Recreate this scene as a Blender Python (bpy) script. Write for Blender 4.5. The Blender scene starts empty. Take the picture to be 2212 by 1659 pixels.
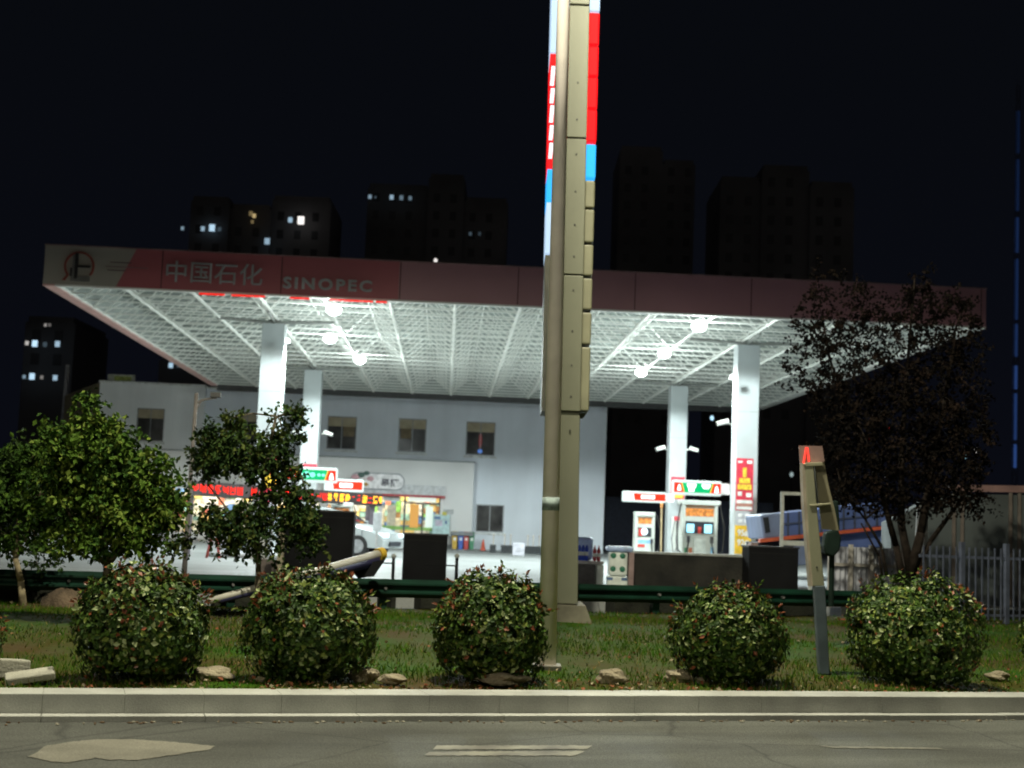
import bpy, bmesh, math, random
from mathutils import Vector, Matrix
random.seed(7)
S = bpy.context.scene
COL = S.collection

# ------------------------------------------------------------ camera
F, PITCH, ROLL, EYE = 3054.0, 0.1014, 0.0391, 1.35
cp, sp = math.cos(PITCH), math.sin(PITCH)
CF = Vector((0, cp, sp)); u0 = Vector((0, -sp, cp)); r0 = Vector((1, 0, 0))
CR = r0*math.cos(ROLL) + u0*math.sin(ROLL)
CU = u0*math.cos(ROLL) - r0*math.sin(ROLL)
cam = bpy.data.cameras.new('camera'); camo = bpy.data.objects.new('camera', cam); COL.objects.link(camo)
m = Matrix.Identity(4)
for i, v in enumerate((CR, CU, -CF)):
    for j in range(3): m[j][i] = v[j]
m[2][3] = EYE
camo.matrix_world = m
cam.sensor_width = 36; cam.lens = F/2212*36; cam.clip_end = 3000; cam.clip_start = 0.05
cam.dof.use_dof = True; cam.dof.focus_distance = 10.8; cam.dof.aperture_fstop = 2.6
S.camera = camo

# ------------------------------------------------------------ world (night sky) and exposure
wd = bpy.data.worlds.new('World'); S.world = wd; wd.use_nodes = True
nt = wd.node_tree; bg = nt.nodes['Background']
tc = nt.nodes.new('ShaderNodeTexCoord'); sx = nt.nodes.new('ShaderNodeSeparateXYZ'); rp = nt.nodes.new('ShaderNodeValToRGB')
nt.links.new(tc.outputs['Generated'], sx.inputs[0]); nt.links.new(sx.outputs['Z'], rp.inputs[0]); nt.links.new(rp.outputs[0], bg.inputs[0])
rp.color_ramp.elements[0].position = 0.0; rp.color_ramp.elements[0].color = (.0028, .0033, .0062, 1)
rp.color_ramp.elements[1].position = 0.32; rp.color_ramp.elements[1].color = (.0024, .0030, .0046, 1)
bg.inputs[1].default_value = 1.0
# glow of the town behind the viewer, low in the sky
ad = nt.nodes.new('ShaderNodeMixRGB'); ad.blend_type = 'ADD'; ad.inputs[0].default_value = 1
gy = nt.nodes.new('ShaderNodeMapRange'); gy.inputs[1].default_value = .15; gy.inputs[2].default_value = -.9; gy.inputs[3].default_value = 0; gy.inputs[4].default_value = 1
gz = nt.nodes.new('ShaderNodeMapRange'); gz.inputs[1].default_value = .75; gz.inputs[2].default_value = .0; gz.inputs[3].default_value = 0; gz.inputs[4].default_value = 1
mu = nt.nodes.new('ShaderNodeMath'); mu.operation = 'MULTIPLY'; cr = nt.nodes.new('ShaderNodeMixRGB'); cr.inputs[1].default_value = (0, 0, 0, 1); cr.inputs[2].default_value = (.055, .051, .043, 1)
nt.links.new(sx.outputs['Y'], gy.inputs[0]); nt.links.new(sx.outputs['Z'], gz.inputs[0]); nt.links.new(gy.outputs[0], mu.inputs[0]); nt.links.new(gz.outputs[0], mu.inputs[1])
nt.links.new(mu.outputs[0], cr.inputs[0]); nt.links.new(rp.outputs[0], ad.inputs[1]); nt.links.new(cr.outputs[0], ad.inputs[2]); nt.links.new(ad.outputs[0], bg.inputs[0])
S.view_settings.view_transform = 'Standard'; S.view_settings.look = 'None'
S.view_settings.exposure = 0; S.view_settings.gamma = 1
S.cycles.use_denoising = True
S.cycles.max_bounces = 6; S.cycles.diffuse_bounces = 3; S.cycles.sample_clamp_indirect = 6
S.cycles.filter_width = 1.9

# ------------------------------------------------------------ helpers
def ray(px, py):
    return (CF + CR*((px-1106)/F) - CU*((py-829.5)/F))
def W(px, py, Y):
    d = ray(px, py); t = Y/d.y
    return Vector((d.x*t, Y, EYE+d.z*t))
def G(px, py, z=.3):
    d = ray(px, py); t = (z-EYE)/d.z
    return Vector((d.x*t, d.y*t, z))
def PL(px, py, ox, oy, yaw, off=0.0):
    """hit the vertical plane through (ox,oy) with direction yaw, moved 'off' towards the camera: local (u,z)"""
    a = Vector((math.cos(yaw), math.sin(yaw), 0)); n = Vector((-math.sin(yaw), math.cos(yaw), 0))
    o = Vector((ox, oy, 0)) - n*off
    d = ray(px, py); t = (o-Vector((0, 0, EYE))).dot(n)/d.dot(n)
    p = Vector((0, 0, EYE)) + d*t
    return (p-o).dot(a), p.z

MATS = {}
def mat(name, col, rough=.7, metal=0, var=.15, scale=6., bump=0., spec=.5, col2=None, trans=0):
    if name in MATS: return MATS[name]
    M = bpy.data.materials.new(name); M.use_nodes = True; n = M.node_tree; b = n.nodes['Principled BSDF']
    b.inputs['Roughness'].default_value = rough; b.inputs['Metallic'].default_value = metal
    b.inputs['Specular IOR Level'].default_value = spec
    t = n.nodes.new('ShaderNodeTexCoord'); no = n.nodes.new('ShaderNodeTexNoise'); no.inputs['Scale'].default_value = scale
    no.inputs['Detail'].default_value = 6; r = n.nodes.new('ShaderNodeValToRGB')
    n.links.new(t.outputs['Object'], no.inputs['Vector']); n.links.new(no.outputs['Fac'], r.inputs[0]); n.links.new(r.outputs[0], b.inputs['Base Color'])
    c2 = col2 or [c*(1-var*1.6) for c in col]; c1 = col if col2 else [min(1, c*(1+var)) for c in col]
    r.color_ramp.elements[0].position = .34; r.color_ramp.elements[1].position = .66
    r.color_ramp.elements[0].color = (*c2, 1); r.color_ramp.elements[1].color = (*c1, 1)
    if bump:
        bp = n.nodes.new('ShaderNodeBump'); bp.inputs['Strength'].default_value = bump; bp.inputs['Distance'].default_value = .02
        n2 = n.nodes.new('ShaderNodeTexNoise'); n2.inputs['Scale'].default_value = scale*8; n.links.new(t.outputs['Object'], n2.inputs['Vector'])
        n.links.new(n2.outputs['Fac'], bp.inputs['Height']); n.links.new(bp.outputs[0], b.inputs['Normal'])
    if trans: b.inputs['Transmission Weight'].default_value = trans
    MATS[name] = M; return M
def emi(name, col, s):
    if name in MATS: return MATS[name]
    M = bpy.data.materials.new(name); M.use_nodes = True; b = M.node_tree.nodes['Principled BSDF']
    b.inputs['Base Color'].default_value = (*[c*.35 for c in col], 1); b.inputs['Roughness'].default_value = .6; b.inputs['Specular IOR Level'].default_value = .1
    b.inputs['Emission Color'].default_value = (*col, 1); b.inputs['Emission Strength'].default_value = s
    MATS[name] = M; return M

class MB:
    def __init__(s): s.v = []; s.f = []; s.m = []; s.k = 0
    def mi(s, k): s.k = k; return s
    def face(s, pts):
        n = len(s.v); s.v += [tuple(p) for p in pts]; s.f.append(list(range(n, n+len(pts)))); s.m.append(s.k)
    def box(s, x0, x1, y0, y1, z0, z1):
        n = len(s.v)
        s.v += [(x, y, z) for x in (x0, x1) for y in (y0, y1) for z in (z0, z1)]
        for q in ((0, 1, 3, 2), (4, 6, 7, 5), (0, 4, 5, 1), (2, 3, 7, 6), (0, 2, 6, 4), (1, 5, 7, 3)):
            s.f.append([n+i for i in q]); s.m.append(s.k)
        return s
    def prism(s, pts, y0, y1):
        """polygon in XZ extruded along Y"""
        n = len(s.v); c = len(pts)
        s.v += [(p[0], y0, p[1]) for p in pts] + [(p[0], y1, p[1]) for p in pts]
        s.f.append(list(range(n, n+c))); s.f.append(list(range(n+2*c-1, n+c-1, -1))); s.m += [s.k, s.k]
        for i in range(c):
            j = (i+1) % c; s.f.append([n+i, n+c+i, n+c+j, n+j]); s.m.append(s.k)
        return s
    def tube(s, a, b, ra, rb=None, n=8, cap=True):
        rb = ra if rb is None else rb; a = Vector(a); b = Vector(b); d = (b-a).normalized()
        x = d.orthogonal().normalized(); y = d.cross(x); k = len(s.v)
        for c, r in ((a, ra), (b, rb)):
            for i in range(n):
                t = 2*math.pi*i/n; s.v.append(tuple(c+(x*math.cos(t)+y*math.sin(t))*r))
        for i in range(n):
            j = (i+1) % n; s.f.append([k+i, k+j, k+n+j, k+n+i]); s.m.append(s.k)
        if cap:
            s.f.append([k+i for i in range(n)][::-1]); s.f.append([k+n+i for i in range(n)]); s.m += [s.k, s.k]
        return s
    def path(s, pts, r0, r1=None, n=7):
        r1 = r0 if r1 is None else r1; N = len(pts)-1
        for i in range(N): s.tube(pts[i], pts[i+1], r0+(r1-r0)*i/N, r0+(r1-r0)*(i+1)/N, n)
        return s
    def ball(s, c, rx, ry, rz, seg=12, rings=8, jit=0):
        k = len(s.v); c = Vector(c)
        for i in range(rings+1):
            th = math.pi*i/rings
            for j in range(seg):
                ph = 2*math.pi*j/seg; q = 1+random.uniform(-jit, jit)
                s.v.append((c.x+rx*q*math.sin(th)*math.cos(ph), c.y+ry*q*math.sin(th)*math.sin(ph), c.z+rz*q*math.cos(th)))
        for i in range(rings):
            for j in range(seg):
                j2 = (j+1) % seg
                s.f.append([k+i*seg+j, k+(i+1)*seg+j, k+(i+1)*seg+j2, k+i*seg+j2]); s.m.append(s.k)
        return s
    def build(s, name, mats, parent=None, loc=(0, 0, 0), rz=0, smooth=False, bevel=0):
        me = bpy.data.meshes.new(name); me.from_pydata(s.v, [], s.f)
        if not isinstance(mats, (list, tuple)): mats = [mats]
        for q in mats: me.materials.append(q)
        for p, k in zip(me.polygons, s.m): p.material_index = k; p.use_smooth = smooth
        me.update()
        bm = bmesh.new(); bm.from_mesh(me)
        if smooth: bmesh.ops.remove_doubles(bm, verts=bm.verts, dist=1e-5)
        bm.to_mesh(me); bm.free()
        o = bpy.data.objects.new(name, me); COL.objects.link(o); o.location = loc; o.rotation_euler = (0, 0, rz)
        if parent: o.parent = parent
        if bevel:
            b = o.modifiers.new('bevel', 'BEVEL'); b.width = bevel; b.segments = 2; b.limit_method = 'ANGLE'
        return o

def tag(o, label=None, cat=None, group=None, kind=None):
    if label: o['label'] = label
    if cat: o['category'] = cat
    if group: o['group'] = group
    if kind: o['kind'] = kind
    return o
def empty(name, loc, label, cat, rz=0, group=None):
    o = bpy.data.objects.new(name, None); COL.objects.link(o); o.location = loc; o.rotation_euler = (0, 0, rz); o.empty_display_size = .2
    return tag(o, label, cat, group)
def kids(o): return [c for c in COL.objects if c.parent == o]
def dup(o, loc, rz=None, label=None, parent=None):
    c = o.copy(); COL.objects.link(c)
    if parent: c.parent = parent
    else:
        c.location = loc
        if rz is not None: c.rotation_euler = (0, 0, rz)
        if label: c['label'] = label
    for k in kids(o): dup(k, None, None, None, c)
    return c
def text(s, size, name, m, parent, loc, rz=0, ext=.01, w=None, align='LEFT', bold=0., tilt=0):
    cu = bpy.data.curves.new('t', 'FONT'); cu.body = s; cu.size = size; cu.extrude = ext; cu.align_x = align; cu.offset = bold
    cu.resolution_u = 3; cu.space_character = 1.28 if s == 'SINOPEC' else 1.0
    o = bpy.data.objects.new('t', cu); COL.objects.link(o); bpy.context.view_layer.update()
    dg = bpy.context.evaluated_depsgraph_get()
    me = bpy.data.meshes.new_from_object(o.evaluated_get(dg)); bpy.data.objects.remove(o)
    xs = [v.co.x for v in me.vertices]; k = (w/(max(xs)-min(xs))) if w else 1
    x0 = min(xs) if w else 0
    for v in me.vertices: v.co = Vector(((v.co.x-x0)*k, -v.co.z, v.co.y))
    me.materials.clear(); me.materials.append(m); me.name = name
    ob = bpy.data.objects.new(name, me); COL.objects.link(ob); ob.location = loc; ob.rotation_euler = (0, tilt, rz)
    if parent: ob.parent = parent
    return ob

# ------------------------------------------------------------ street lamps (the poles stand in the verge and across the road)
def street_lamp(base, label, arm, zt, lean, power, r0=.078, r1=.044, sleeve=True):
    e = empty('street_lamp', base, label, 'street lamp', group=None)
    gm = mat('galvanised_paint', (.92, .84, .78), .6, 0, .08, 3)
    top = Vector((lean*zt, 0, zt))
    MB().tube((0, 0, 0), top, r0, r1, 20).build('pole', gm, e, smooth=True)
    hd = top+Vector(arm); mid = top+Vector(arm)*.5+Vector((0, 0, .12))
    MB().path([top-Vector((0, 0, .1)), mid, hd], .028, .022, 8).build('arm', gm, e, smooth=True)
    dn = Vector(arm).normalized()
    MB().box(-.14, .14, -.3, .3, .0, .09).build('lamp_head', gm, e, loc=hd-Vector((0, 0, .02)), bevel=.03)
    l = MB().box(-.1, .1, -.22, .22, -.012, -.002).build('lens', emi('street_lens', (1, .95, .72), 30), e, loc=hd-Vector((0, 0, .02)))
    li = bpy.data.lights.new('lamp_light', 'SPOT'); li.energy = power; li.color = (1, .95, .72); li.spot_size = math.radians(168); li.spot_blend = .15
    li.shadow_soft_size = .12
    lo = bpy.data.objects.new('lamp_light', li); COL.objects.link(lo); lo.parent = e; lo.location = hd-Vector((0, 0, .08))
    return e
street_lamp(Vector((-24, 44, .3)), 'pale street lamp in the station yard beyond the left edge of the photo', (1.2, 0, .15), 7.5, 0, 3200)
pb = G(1181, 1437, .22)
lamp1 = street_lamp(pb, 'tall pale metal street lamp pole behind the kerb, just left of the sign pylon', (0, -1.2, .15), 11.0, -.011, 7400, r1=.030)
MB().tube((-.011*1.29, 0, 1.29), (-.011*1.39, 0, 1.40), .0748, .0742, 20).build('sticker', mat('sticker_blue', (.30, .37, .36), .8, 0, .3, 20, spec=.1), lamp1, smooth=True)
MB().box(-.12, .12, -.12, .12, -.06, .01).build('base_plate', mat('dirty_steel', (.2, .19, .16), .7), lamp1, bevel=.01)
street_lamp(Vector((-5.5, -3.5, 0)), 'pale street lamp across the road behind the viewer', (1.0, 2.6, .3), 9.2, 0, 2100)

# ------------------------------------------------------------ ground, road, kerb, verge, forecourt
def kerbY(x): return 9.92+.304*x
def railY(x): return 18.5+.359*x
YR = math.atan(.304); ROAD_O = (0, 9.92)
asphalt = mat('asphalt', (.104, .108, .094), .85, 0, .14, .8, 0)
def grain(M_, amt=.55, streak=(.25, 1.6, 1), crack=True):
    n = M_.node_tree; b_ = n.nodes['Principled BSDF']; l_ = b_.inputs['Base Color'].links[0].from_socket; t_ = n.nodes.new('ShaderNodeTexCoord')
    fi = n.nodes.new('ShaderNodeTexNoise'); fi.inputs['Scale'].default_value = 95; fi.inputs['Detail'].default_value = 3; n.links.new(t_.outputs['Object'], fi.inputs['Vector'])
    mp = n.nodes.new('ShaderNodeMapping'); mp.inputs['Scale'].default_value = streak; st = n.nodes.new('ShaderNodeTexNoise'); st.inputs['Scale'].default_value = 1.3; st.inputs['Detail'].default_value = 7
    n.links.new(t_.outputs['Object'], mp.inputs[0]); n.links.new(mp.outputs[0], st.inputs['Vector'])
    cur_ = l_
    for src, lo, hi, f_ in ((fi, .35, .7, amt), (st, .3, .7, amt*.8)):
        mr = n.nodes.new('ShaderNodeMapRange'); mr.inputs[1].default_value = lo; mr.inputs[2].default_value = hi; mr.inputs[3].default_value = 1-f_; mr.inputs[4].default_value = 1+f_*.5
        n.links.new(src.outputs['Fac'], mr.inputs[0]); mx_ = n.nodes.new('ShaderNodeVectorMath'); mx_.operation = 'SCALE'; n.links.new(cur_, mx_.inputs[0]); n.links.new(mr.outputs[0], mx_.inputs['Scale']); cur_ = mx_.outputs[0]
    if crack:
        vo = n.nodes.new('ShaderNodeTexVoronoi'); vo.feature = 'DISTANCE_TO_EDGE'; vo.inputs['Scale'].default_value = .55
        wn = n.nodes.new('ShaderNodeMixRGB'); wn.inputs[0].default_value = .12; n.links.new(t_.outputs['Object'], wn.inputs[1]); n.links.new(st.outputs['Color'], wn.inputs[2]); n.links.new(wn.outputs[0], vo.inputs['Vector'])
        mr = n.nodes.new('ShaderNodeMapRange'); mr.inputs[1].default_value = 0; mr.inputs[2].default_value = .008; mr.inputs[3].default_value = .55; mr.inputs[4].default_value = 1
        n.links.new(vo.outputs['Distance'], mr.inputs[0]); mx_ = n.nodes.new('ShaderNodeVectorMath'); mx_.operation = 'SCALE'; n.links.new(cur_, mx_.inputs[0]); n.links.new(mr.outputs[0], mx_.inputs['Scale']); cur_ = mx_.outputs[0]
    n.links.new(cur_, b_.inputs['Base Color'])
    bp = n.nodes.new('ShaderNodeBump'); bp.inputs['Strength'].default_value = .6; bp.inputs['Distance'].default_value = .006; n.links.new(fi.outputs['Fac'], bp.inputs['Height']); n.links.new(bp.outputs[0], b_.inputs['Normal'])
grain(asphalt)
M = MB().box(-500, 500, -300, 900, -.4, -.06); tag(M.build('ground', mat('far_earth', (.03, .03, .03), .9)), kind='structure')
tag(MB().box(-80, 80, -12, -.11, -.05, .04).build('road', asphalt, loc=(*ROAD_O, 0), rz=YR), kind='structure')
conc = mat('kerb_granite', (.44, .445, .41), .8, 0, .13, 2.3, .3)
grain(conc, .14, (1, 1, 1), False)
k = MB()
i = -28.0
while i < 28:
    k.box(i+.0004, i+.4996, random.uniform(-.001, .001), .32, -.05, .20+random.uniform(-.001, .001)); i += .5
i = -28.0
kb = k.build('kerb', conc, loc=(*ROAD_O, 0), rz=YR, bevel=.0035); tag(kb, kind='structure')
k = MB()
while i < 28:
    k.box(i+.002, i+.998, -.125+random.uniform(-.003, .003), -.003, -.05, .078+random.uniform(-.001, .002)); i += 1
tag(k.build('gutter_stone', conc, loc=(*ROAD_O, 0), rz=YR, bevel=.0035), kind='structure')
def sheet(name, pxs, z, m, lab=None):
    pp_ = []
    for q in range(len(pxs)):
        (x0, y0), (x1, y1) = pxs[q], pxs[(q+1) % len(pxs)]; k_ = max(1, int(abs(x1-x0)/9))
        for w_ in range(k_): pp_.append((x0+(x1-x0)*w_/k_+random.uniform(-2, 2), y0+(y1-y0)*w_/k_+random.uniform(-.8, .8)))
    b = MB(); P = [G(x, y, z) for x, y in pp_]; n = len(P)
    b.face(P[::-1])
    o = b.build(name, m); bm = bmesh.new(); bm.from_mesh(o.data); bmesh.ops.recalc_face_normals(bm, faces=bm.faces); bm.to_mesh(o.data); bm.free()
    if o.data.polygons[0].normal.z < 0: o.data.flip_normals()
    return tag(o, kind='structure')
sheet('road_patch', [(60, 1634), (82, 1624), (95, 1612), (150, 1602), (215, 1597), (300, 1597), (380, 1603), (465, 1611), (455, 1619), (400, 1627), (300, 1641), (240, 1641), (205, 1637), (150, 1647), (110, 1645)], .044, mat('patch_concrete', (.215, .205, .165), .9, 0, .1, 4, .3))
grain(MATS['patch_concrete'], .3, (.3, 1.5, 1), False)
lm = mat('worn_paint', (.25, .245, .20), .8, 0, .2, 5, col2=(.13, .125, .11))
sheet('road_marking', [(945, 1610), (1278, 1610), (1268, 1618), (935, 1619)], .044, lm)
sheet('road_marking', [(925, 1624), (1262, 1622), (1240, 1632), (915, 1632)], .044, lm)
sheet('road_marking', [(1770, 1611), (2020, 1615), (2050, 1619), (1800, 1615)], .044, mat('faint_paint', (.17, .165, .135), .8))

def noise2(x, y): return .5*math.sin(x*1.7+1.3*math.sin(y*1.1))+.5*math.sin(y*2.3+1.7*math.sin(x*.9+1))
def verge_z(x, y):
    a = kerbY(x)+.33; t = max(0, min(1, (y-a)/(railY(x)-a)))
    return .17+.10*t+.018*noise2(x*1.5, y*1.5)
gm = mat('grass_soil', (.024, .070, .004), .95, 0, .3, .8, .8, spec=.05, col2=(.060, .042, .014))
b = MB(); NX, NY = 120, 26
for i in range(NX+1):
    x = -14+30*i/NX
    for j in range(NY+1):
        y = kerbY(x)+.33+(railY(x)-kerbY(x)-.33+.25)*j/NY
        b.v.append((x, y, verge_z(x, y)))
for i in range(NX):
    for j in range(NY):
        q = i*(NY+1)+j; b.f.append([q, q+NY+1, q+NY+2, q+1]); b.m.append(0)
tag(b.build('verge', gm, smooth=True), kind='structure')
# grass blades
b = MB()
cg = [mat('blade_green', (.036, .115, .006), .9, 0, .2, 3, spec=.05), mat('blade_olive', (.080, .130, .010), .9, 0, .2, 3, spec=.05), mat('blade_dry', (.19, .13, .04), .8, 0, .2, 3)]
for _ in range(60000):
    x = random.uniform(-7.5, 8.5); y0, y1 = kerbY(x)+.3, railY(x)+.1
    y = y0+(y1-y0)*random.random()**1.15
    n = noise2(x*.9+3, y*1.3)+random.uniform(-.5, .5)
    if n < -.55: continue
    h = random.uniform(.02, .065)*(1.2 if n > .3 else .8); z = verge_z(x, y)-.005
    t = random.uniform(0, 6.28); wx, wy = .006*math.cos(t), .006*math.sin(t); lx, ly = random.uniform(-.03, .03), random.uniform(-.03, .03)
    b.k = 2 if random.random() < (.35 if n < -.3 or y < y0+.7 else .05) else (1 if random.random() < .45 else 0)
    b.face([(x-wx, y-wy, z), (x+wx, y+wy, z), (x+lx, y+ly, z+h)])
tag(b.build('grass', cg), 'short patchy green grass growing on the verge', 'grass', kind='stuff')

# forecourt slab behind the rail
b = MB()
pts = [(-60, railY(-60)+.12), (60, railY(60)+.12)]
fore = mat('forecourt_concrete', (.40, .42, .42), .6, 0, .07, .35, 0); grain(fore, .22, (.5, 1.2, 1), True)
b.v += [(-60, max(2, railY(-60)+.12), .3), (60, railY(60)+.12, .3), (60, 110, .3), (-60, 110, .3)]
b.v += [(x, y, -.05) for x, y, z in b.v]
b.f += [[0, 1, 2, 3], [0, 4, 5, 1], [1, 5, 6, 2], [2, 6, 7, 3], [3, 7, 4, 0]]; b.m += [0]*5
tag(b.build('forecourt', fore), kind='structure')

# ------------------------------------------------------------ canopy
CY = .0433; CO = (-12.114, 35.83); CW, CD, CH = 24.567, 26.27, 7.114
can = empty('station_canopy', (*CO, 0), 'wide flat petrol station canopy with maroon fascia and white lattice underside on four square columns', 'canopy', CY)
white = mat('white_steel', (.80, .81, .79), .5, 0, .05, 2); framew = mat('frame_white', (.88, .89, .84), .55, 0, .05, 2)
FZ = CH+1.0
maroonA = mat('fascia_maroon', (.33, .085, .10), .5, 0, .06, .5)
maroonB = mat('fascia_faded_maroon', (.31, .15, .17), .5, 0, .06, .5)
taupe = mat('fascia_grey', (.30, .28, .25), .5, 0, .06, .5)
seam = mat('seam_dark', (.05, .02, .02), .8)
t = .28
def cu(px, py=600): return PL(px, py, *CO, CY)[0]
f = MB()
# front: three runs (grey panel with slanted edge, deep maroon, faded maroon), then the other three sides
xa, xb = cu(295, 540), cu(250, 618); xc = cu(862)
f.mi(2).prism([(0, CH), (xb, CH), (xa, FZ), (0, FZ)], 0, t)
f.mi(0).prism([(xb, CH), (xc, CH), (xc, FZ), (xa, FZ)], 0, t)
f.mi(1).box(xc, CW, 0, t, CH, FZ)
f.mi(0).box(0, t, t, CD, CH, FZ).box(CW-t, CW, t, CD, CH, FZ).box(t, CW-t, CD-t, CD, CH, FZ)
f.mi(3)
sp_ = cu(1368)-cu(1115); x = cu(865)
for q in range(-2, 6):
    if .3 < x+q*sp_ < CW: f.box(x+q*sp_-.012, x+q*sp_+.012, -.004, .02, CH+.01, FZ-.01)
f.build('fascia', [maroonA, maroonB, taupe, seam], can)
MB().mi(0).box(-.02, CW+.02, -.03, t+.03, FZ, FZ+.03).box(-.02, CW+.02, CD-t, CD+.02, FZ, FZ+.03).box(-.02, t, t+.03, CD-t, FZ, FZ+.03).box(CW-t, CW+.02, t+.03, CD-t, FZ, FZ+.03).build('coping', mat('coping_grey', (.20, .12, .12), .5), can)
# soffit flange along each edge, left pink light and rear shade coloured in
sof = mat('soffit_pink_lit', (.62, .36, .34), .5, 0, .08, 2); sow = mat('soffit_white', (.66, .66, .63), .5, 0, .08, 2); sod = mat('soffit_shaded', (.06, .06, .06), .7)
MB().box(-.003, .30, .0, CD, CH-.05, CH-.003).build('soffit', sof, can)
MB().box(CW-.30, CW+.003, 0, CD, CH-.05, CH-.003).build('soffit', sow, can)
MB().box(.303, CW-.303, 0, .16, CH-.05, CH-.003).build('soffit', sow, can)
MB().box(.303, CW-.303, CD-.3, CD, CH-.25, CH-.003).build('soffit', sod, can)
MB().box(t+.002, t+.02, t+.02, CD-t-.02, CH, FZ-.07).box(CW-t-.02, CW-t-.002, t+.02, CD-t-.02, CH, FZ-.07).box(t+.02, CW-t-.02, t+.002, t+.02, CH, FZ-.07).box(t+.02, CW-t-.02, CD-t-.02, CD-t-.002, CH, FZ-.07).build('fascia_lining', mat('lining_grey', (.42, .45, .43), .6, 0, .1, 1), can)
# roof deck with purlins
d = MB(); d.box(t, CW-t, t, CD-t, FZ-.06, FZ-.02)
y = .6
while y < CD-.4:
    d.box(t, CW-t, y, y+.07, FZ-.17, FZ-.06); y += .76
d.build('roof_deck', mat('roof_sheet', (.38, .42, .40), .6, 0, .12, 1.2), can)
# space frame
tr = MB(); NXm, NYm = 14, 21; mx, my = (CW-.6)/NXm, (CD-.6)/NYm
zb, zt_ = CH+.02, CH+.72
Nb = lambda i, j: Vector((.3+i*mx, .3+j*my, zb)); Nt = lambda i, j: Vector((.3+(i+.5)*mx, .3+(j+.5)*my, zt_))
for i in range(NXm+1):
    for j in range(NYm+1):
        if i < NXm: tr.tube(Nb(i, j), Nb(i+1, j), .024, n=5, cap=False)
        if j < NYm: tr.tube(Nb(i, j), Nb(i, j+1), .040, n=5, cap=False)
        tr.ball(Nb(i, j), .075, .075, .075, 6, 4)
for i in range(NXm):
    for j in range(NYm):
        if i < NXm-1: tr.tube(Nt(i, j), Nt(i+1, j), .03, n=4, cap=False)
        if j < NYm-1: tr.tube(Nt(i, j), Nt(i, j+1), .03, n=4, cap=False)
        for a in (0, 1):
            for c in (0, 1): tr.tube(Nb(i+a, j+c), Nt(i, j), .020, n=4, cap=False)
tr.build('space_frame', framew, can)
# columns
CF_, CR_ = 4.995, 17.375; CX = (5.335, 19.279)
colm = mat('column_panel', (.46, .50, .51), .45, 0, .04, 1)
def column(x, y, w):
    h = w/2
    c = MB().box(x-h, x+h, y-h, y+h, .3, CH-.12).build('column', colm, can, bevel=.02)
    for z in (2.9, 5.0): MB().box(x-h-.003, x+h+.003, y-h-.003, y+h+.003, z, z+.018).build('panel_joint', mat('joint_grey', (.35, .37, .37), .6), c)
    MB().box(x-h-.02, x+h+.02, y-h-.02, y+h+.02, .3, .34).build('column_foot', mat('joint_grey', (.35, .37, .37), .6), c)
    p = MB().box(x-.16, x+.16, y-.16, y+.16, CH-.12, CH+.02)
    for sx_ in (-1, 1):
        p.tube((x, y, CH-.06), (x+sx_*1.7, y, zb), .05, n=6).tube((x, y, CH-.06), (x, y+sx_*1.7, zb), .05, n=6)
    p.build('column_head', mat('steel_grey', (.30, .31, .29), .6), c)
CWD = .66
for y in (CF_, CR_):
    for x in CX: column(x, y, CWD)
# lettering
lt = mat('letter_grey', (.30, .30, .31), .5, 0, .1, 3)
u1, z1 = PL(358, 606, *CO, CY, .03); u2, _ = PL(566, 612, *CO, CY, .03)
text('中国石化', .60, 'lettering', lt, can, (u1, -.03, CH+.24), ext=.03, w=u2-u1)
u1, z1 = PL(611, 618, *CO, CY, .03); u2, _ = PL(803, 626, *CO, CY, .03)
text('SINOPEC', .40, 'lettering', lt, can, (u1, -.03, CH+.17), ext=.03, w=u2-u1, bold=.012)
# emblem: ring with tower bars and a grey base
u, z = PL(171, 575, *CO, CY, .03)
e = MB(); R1, R2 = .385, .335
for q in range(40):
    a0 = math.radians(-38+256*q/40); a1 = math.radians(-38+256*(q+1)/40)
    e.prism([(u+R2*math.cos(a0), z+R2*math.sin(a0)), (u+R1*math.cos(a0), z+R1*math.sin(a0)), (u+R1*math.cos(a1), z+R1*math.sin(a1)), (u+R2*math.cos(a1), z+R2*math.sin(a1))], -.04, 0)
e.prism([(u-.30, z-.24), (u-.25, z-.22), (u-.33, z-.38), (u-.42, z-.38)], -.04, 0)
e.mi(1).box(u-.11, u-.03, -.05, 0, z-.33, z+.345).box(u-.03, u+.28, -.045, 0, z-.03, z+.03).box(u-.22, u-.17, -.045, 0, z-.26, z-.05)
e.mi(2).box(u-.17, u-.115, -.045, 0, z-.3, z+.30)
e.mi(2).box(u-.20, u+.28, -.048, 0, z-.39, z-.26)
e.build('emblem', [mat('emblem_red', (.25, .05, .035), .5), mat('emblem_black', (.012, .012, .014), .5), mat('emblem_grey', (.13, .13, .125), .5)], can)
e = MB()
for i, (xx, yy, ww) in enumerate(((238, 567, 46), (228, 576, 60), (232, 584, 40))):
    a, z = PL(xx, yy, *CO, CY, .01); e.mi(i % 2).box(a, a+ww*.0119, -.012, 0, z, z+.022)
for xx, ww in ((290, 30),):
    a, z = PL(xx, 579, *CO, CY, .01); e.mi(1).box(a, a+ww*.0119, -.012, 0, z, z+.02)
e.build('speed_stripe', [mat('stripe_dark', (.08, .03, .04), .5), mat('stripe_grey', (.2, .12, .13), .5)], can)
# red reflection on the fascia's underside, imitated by glowing strips
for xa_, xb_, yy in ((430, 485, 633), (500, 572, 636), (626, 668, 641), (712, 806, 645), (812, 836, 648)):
    a, z = PL(xa_, yy, *CO, CY, .02); c, _ = PL(xb_, yy, *CO, CY, .02); MB().box(a, c, -.02, .05, CH-.10, CH-.06).build('red_reflection', emi('reflection_red', (1, .03, .02), .9), can)
def cpt(px, py, z, y=None):
    return G(px, py, z)
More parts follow.
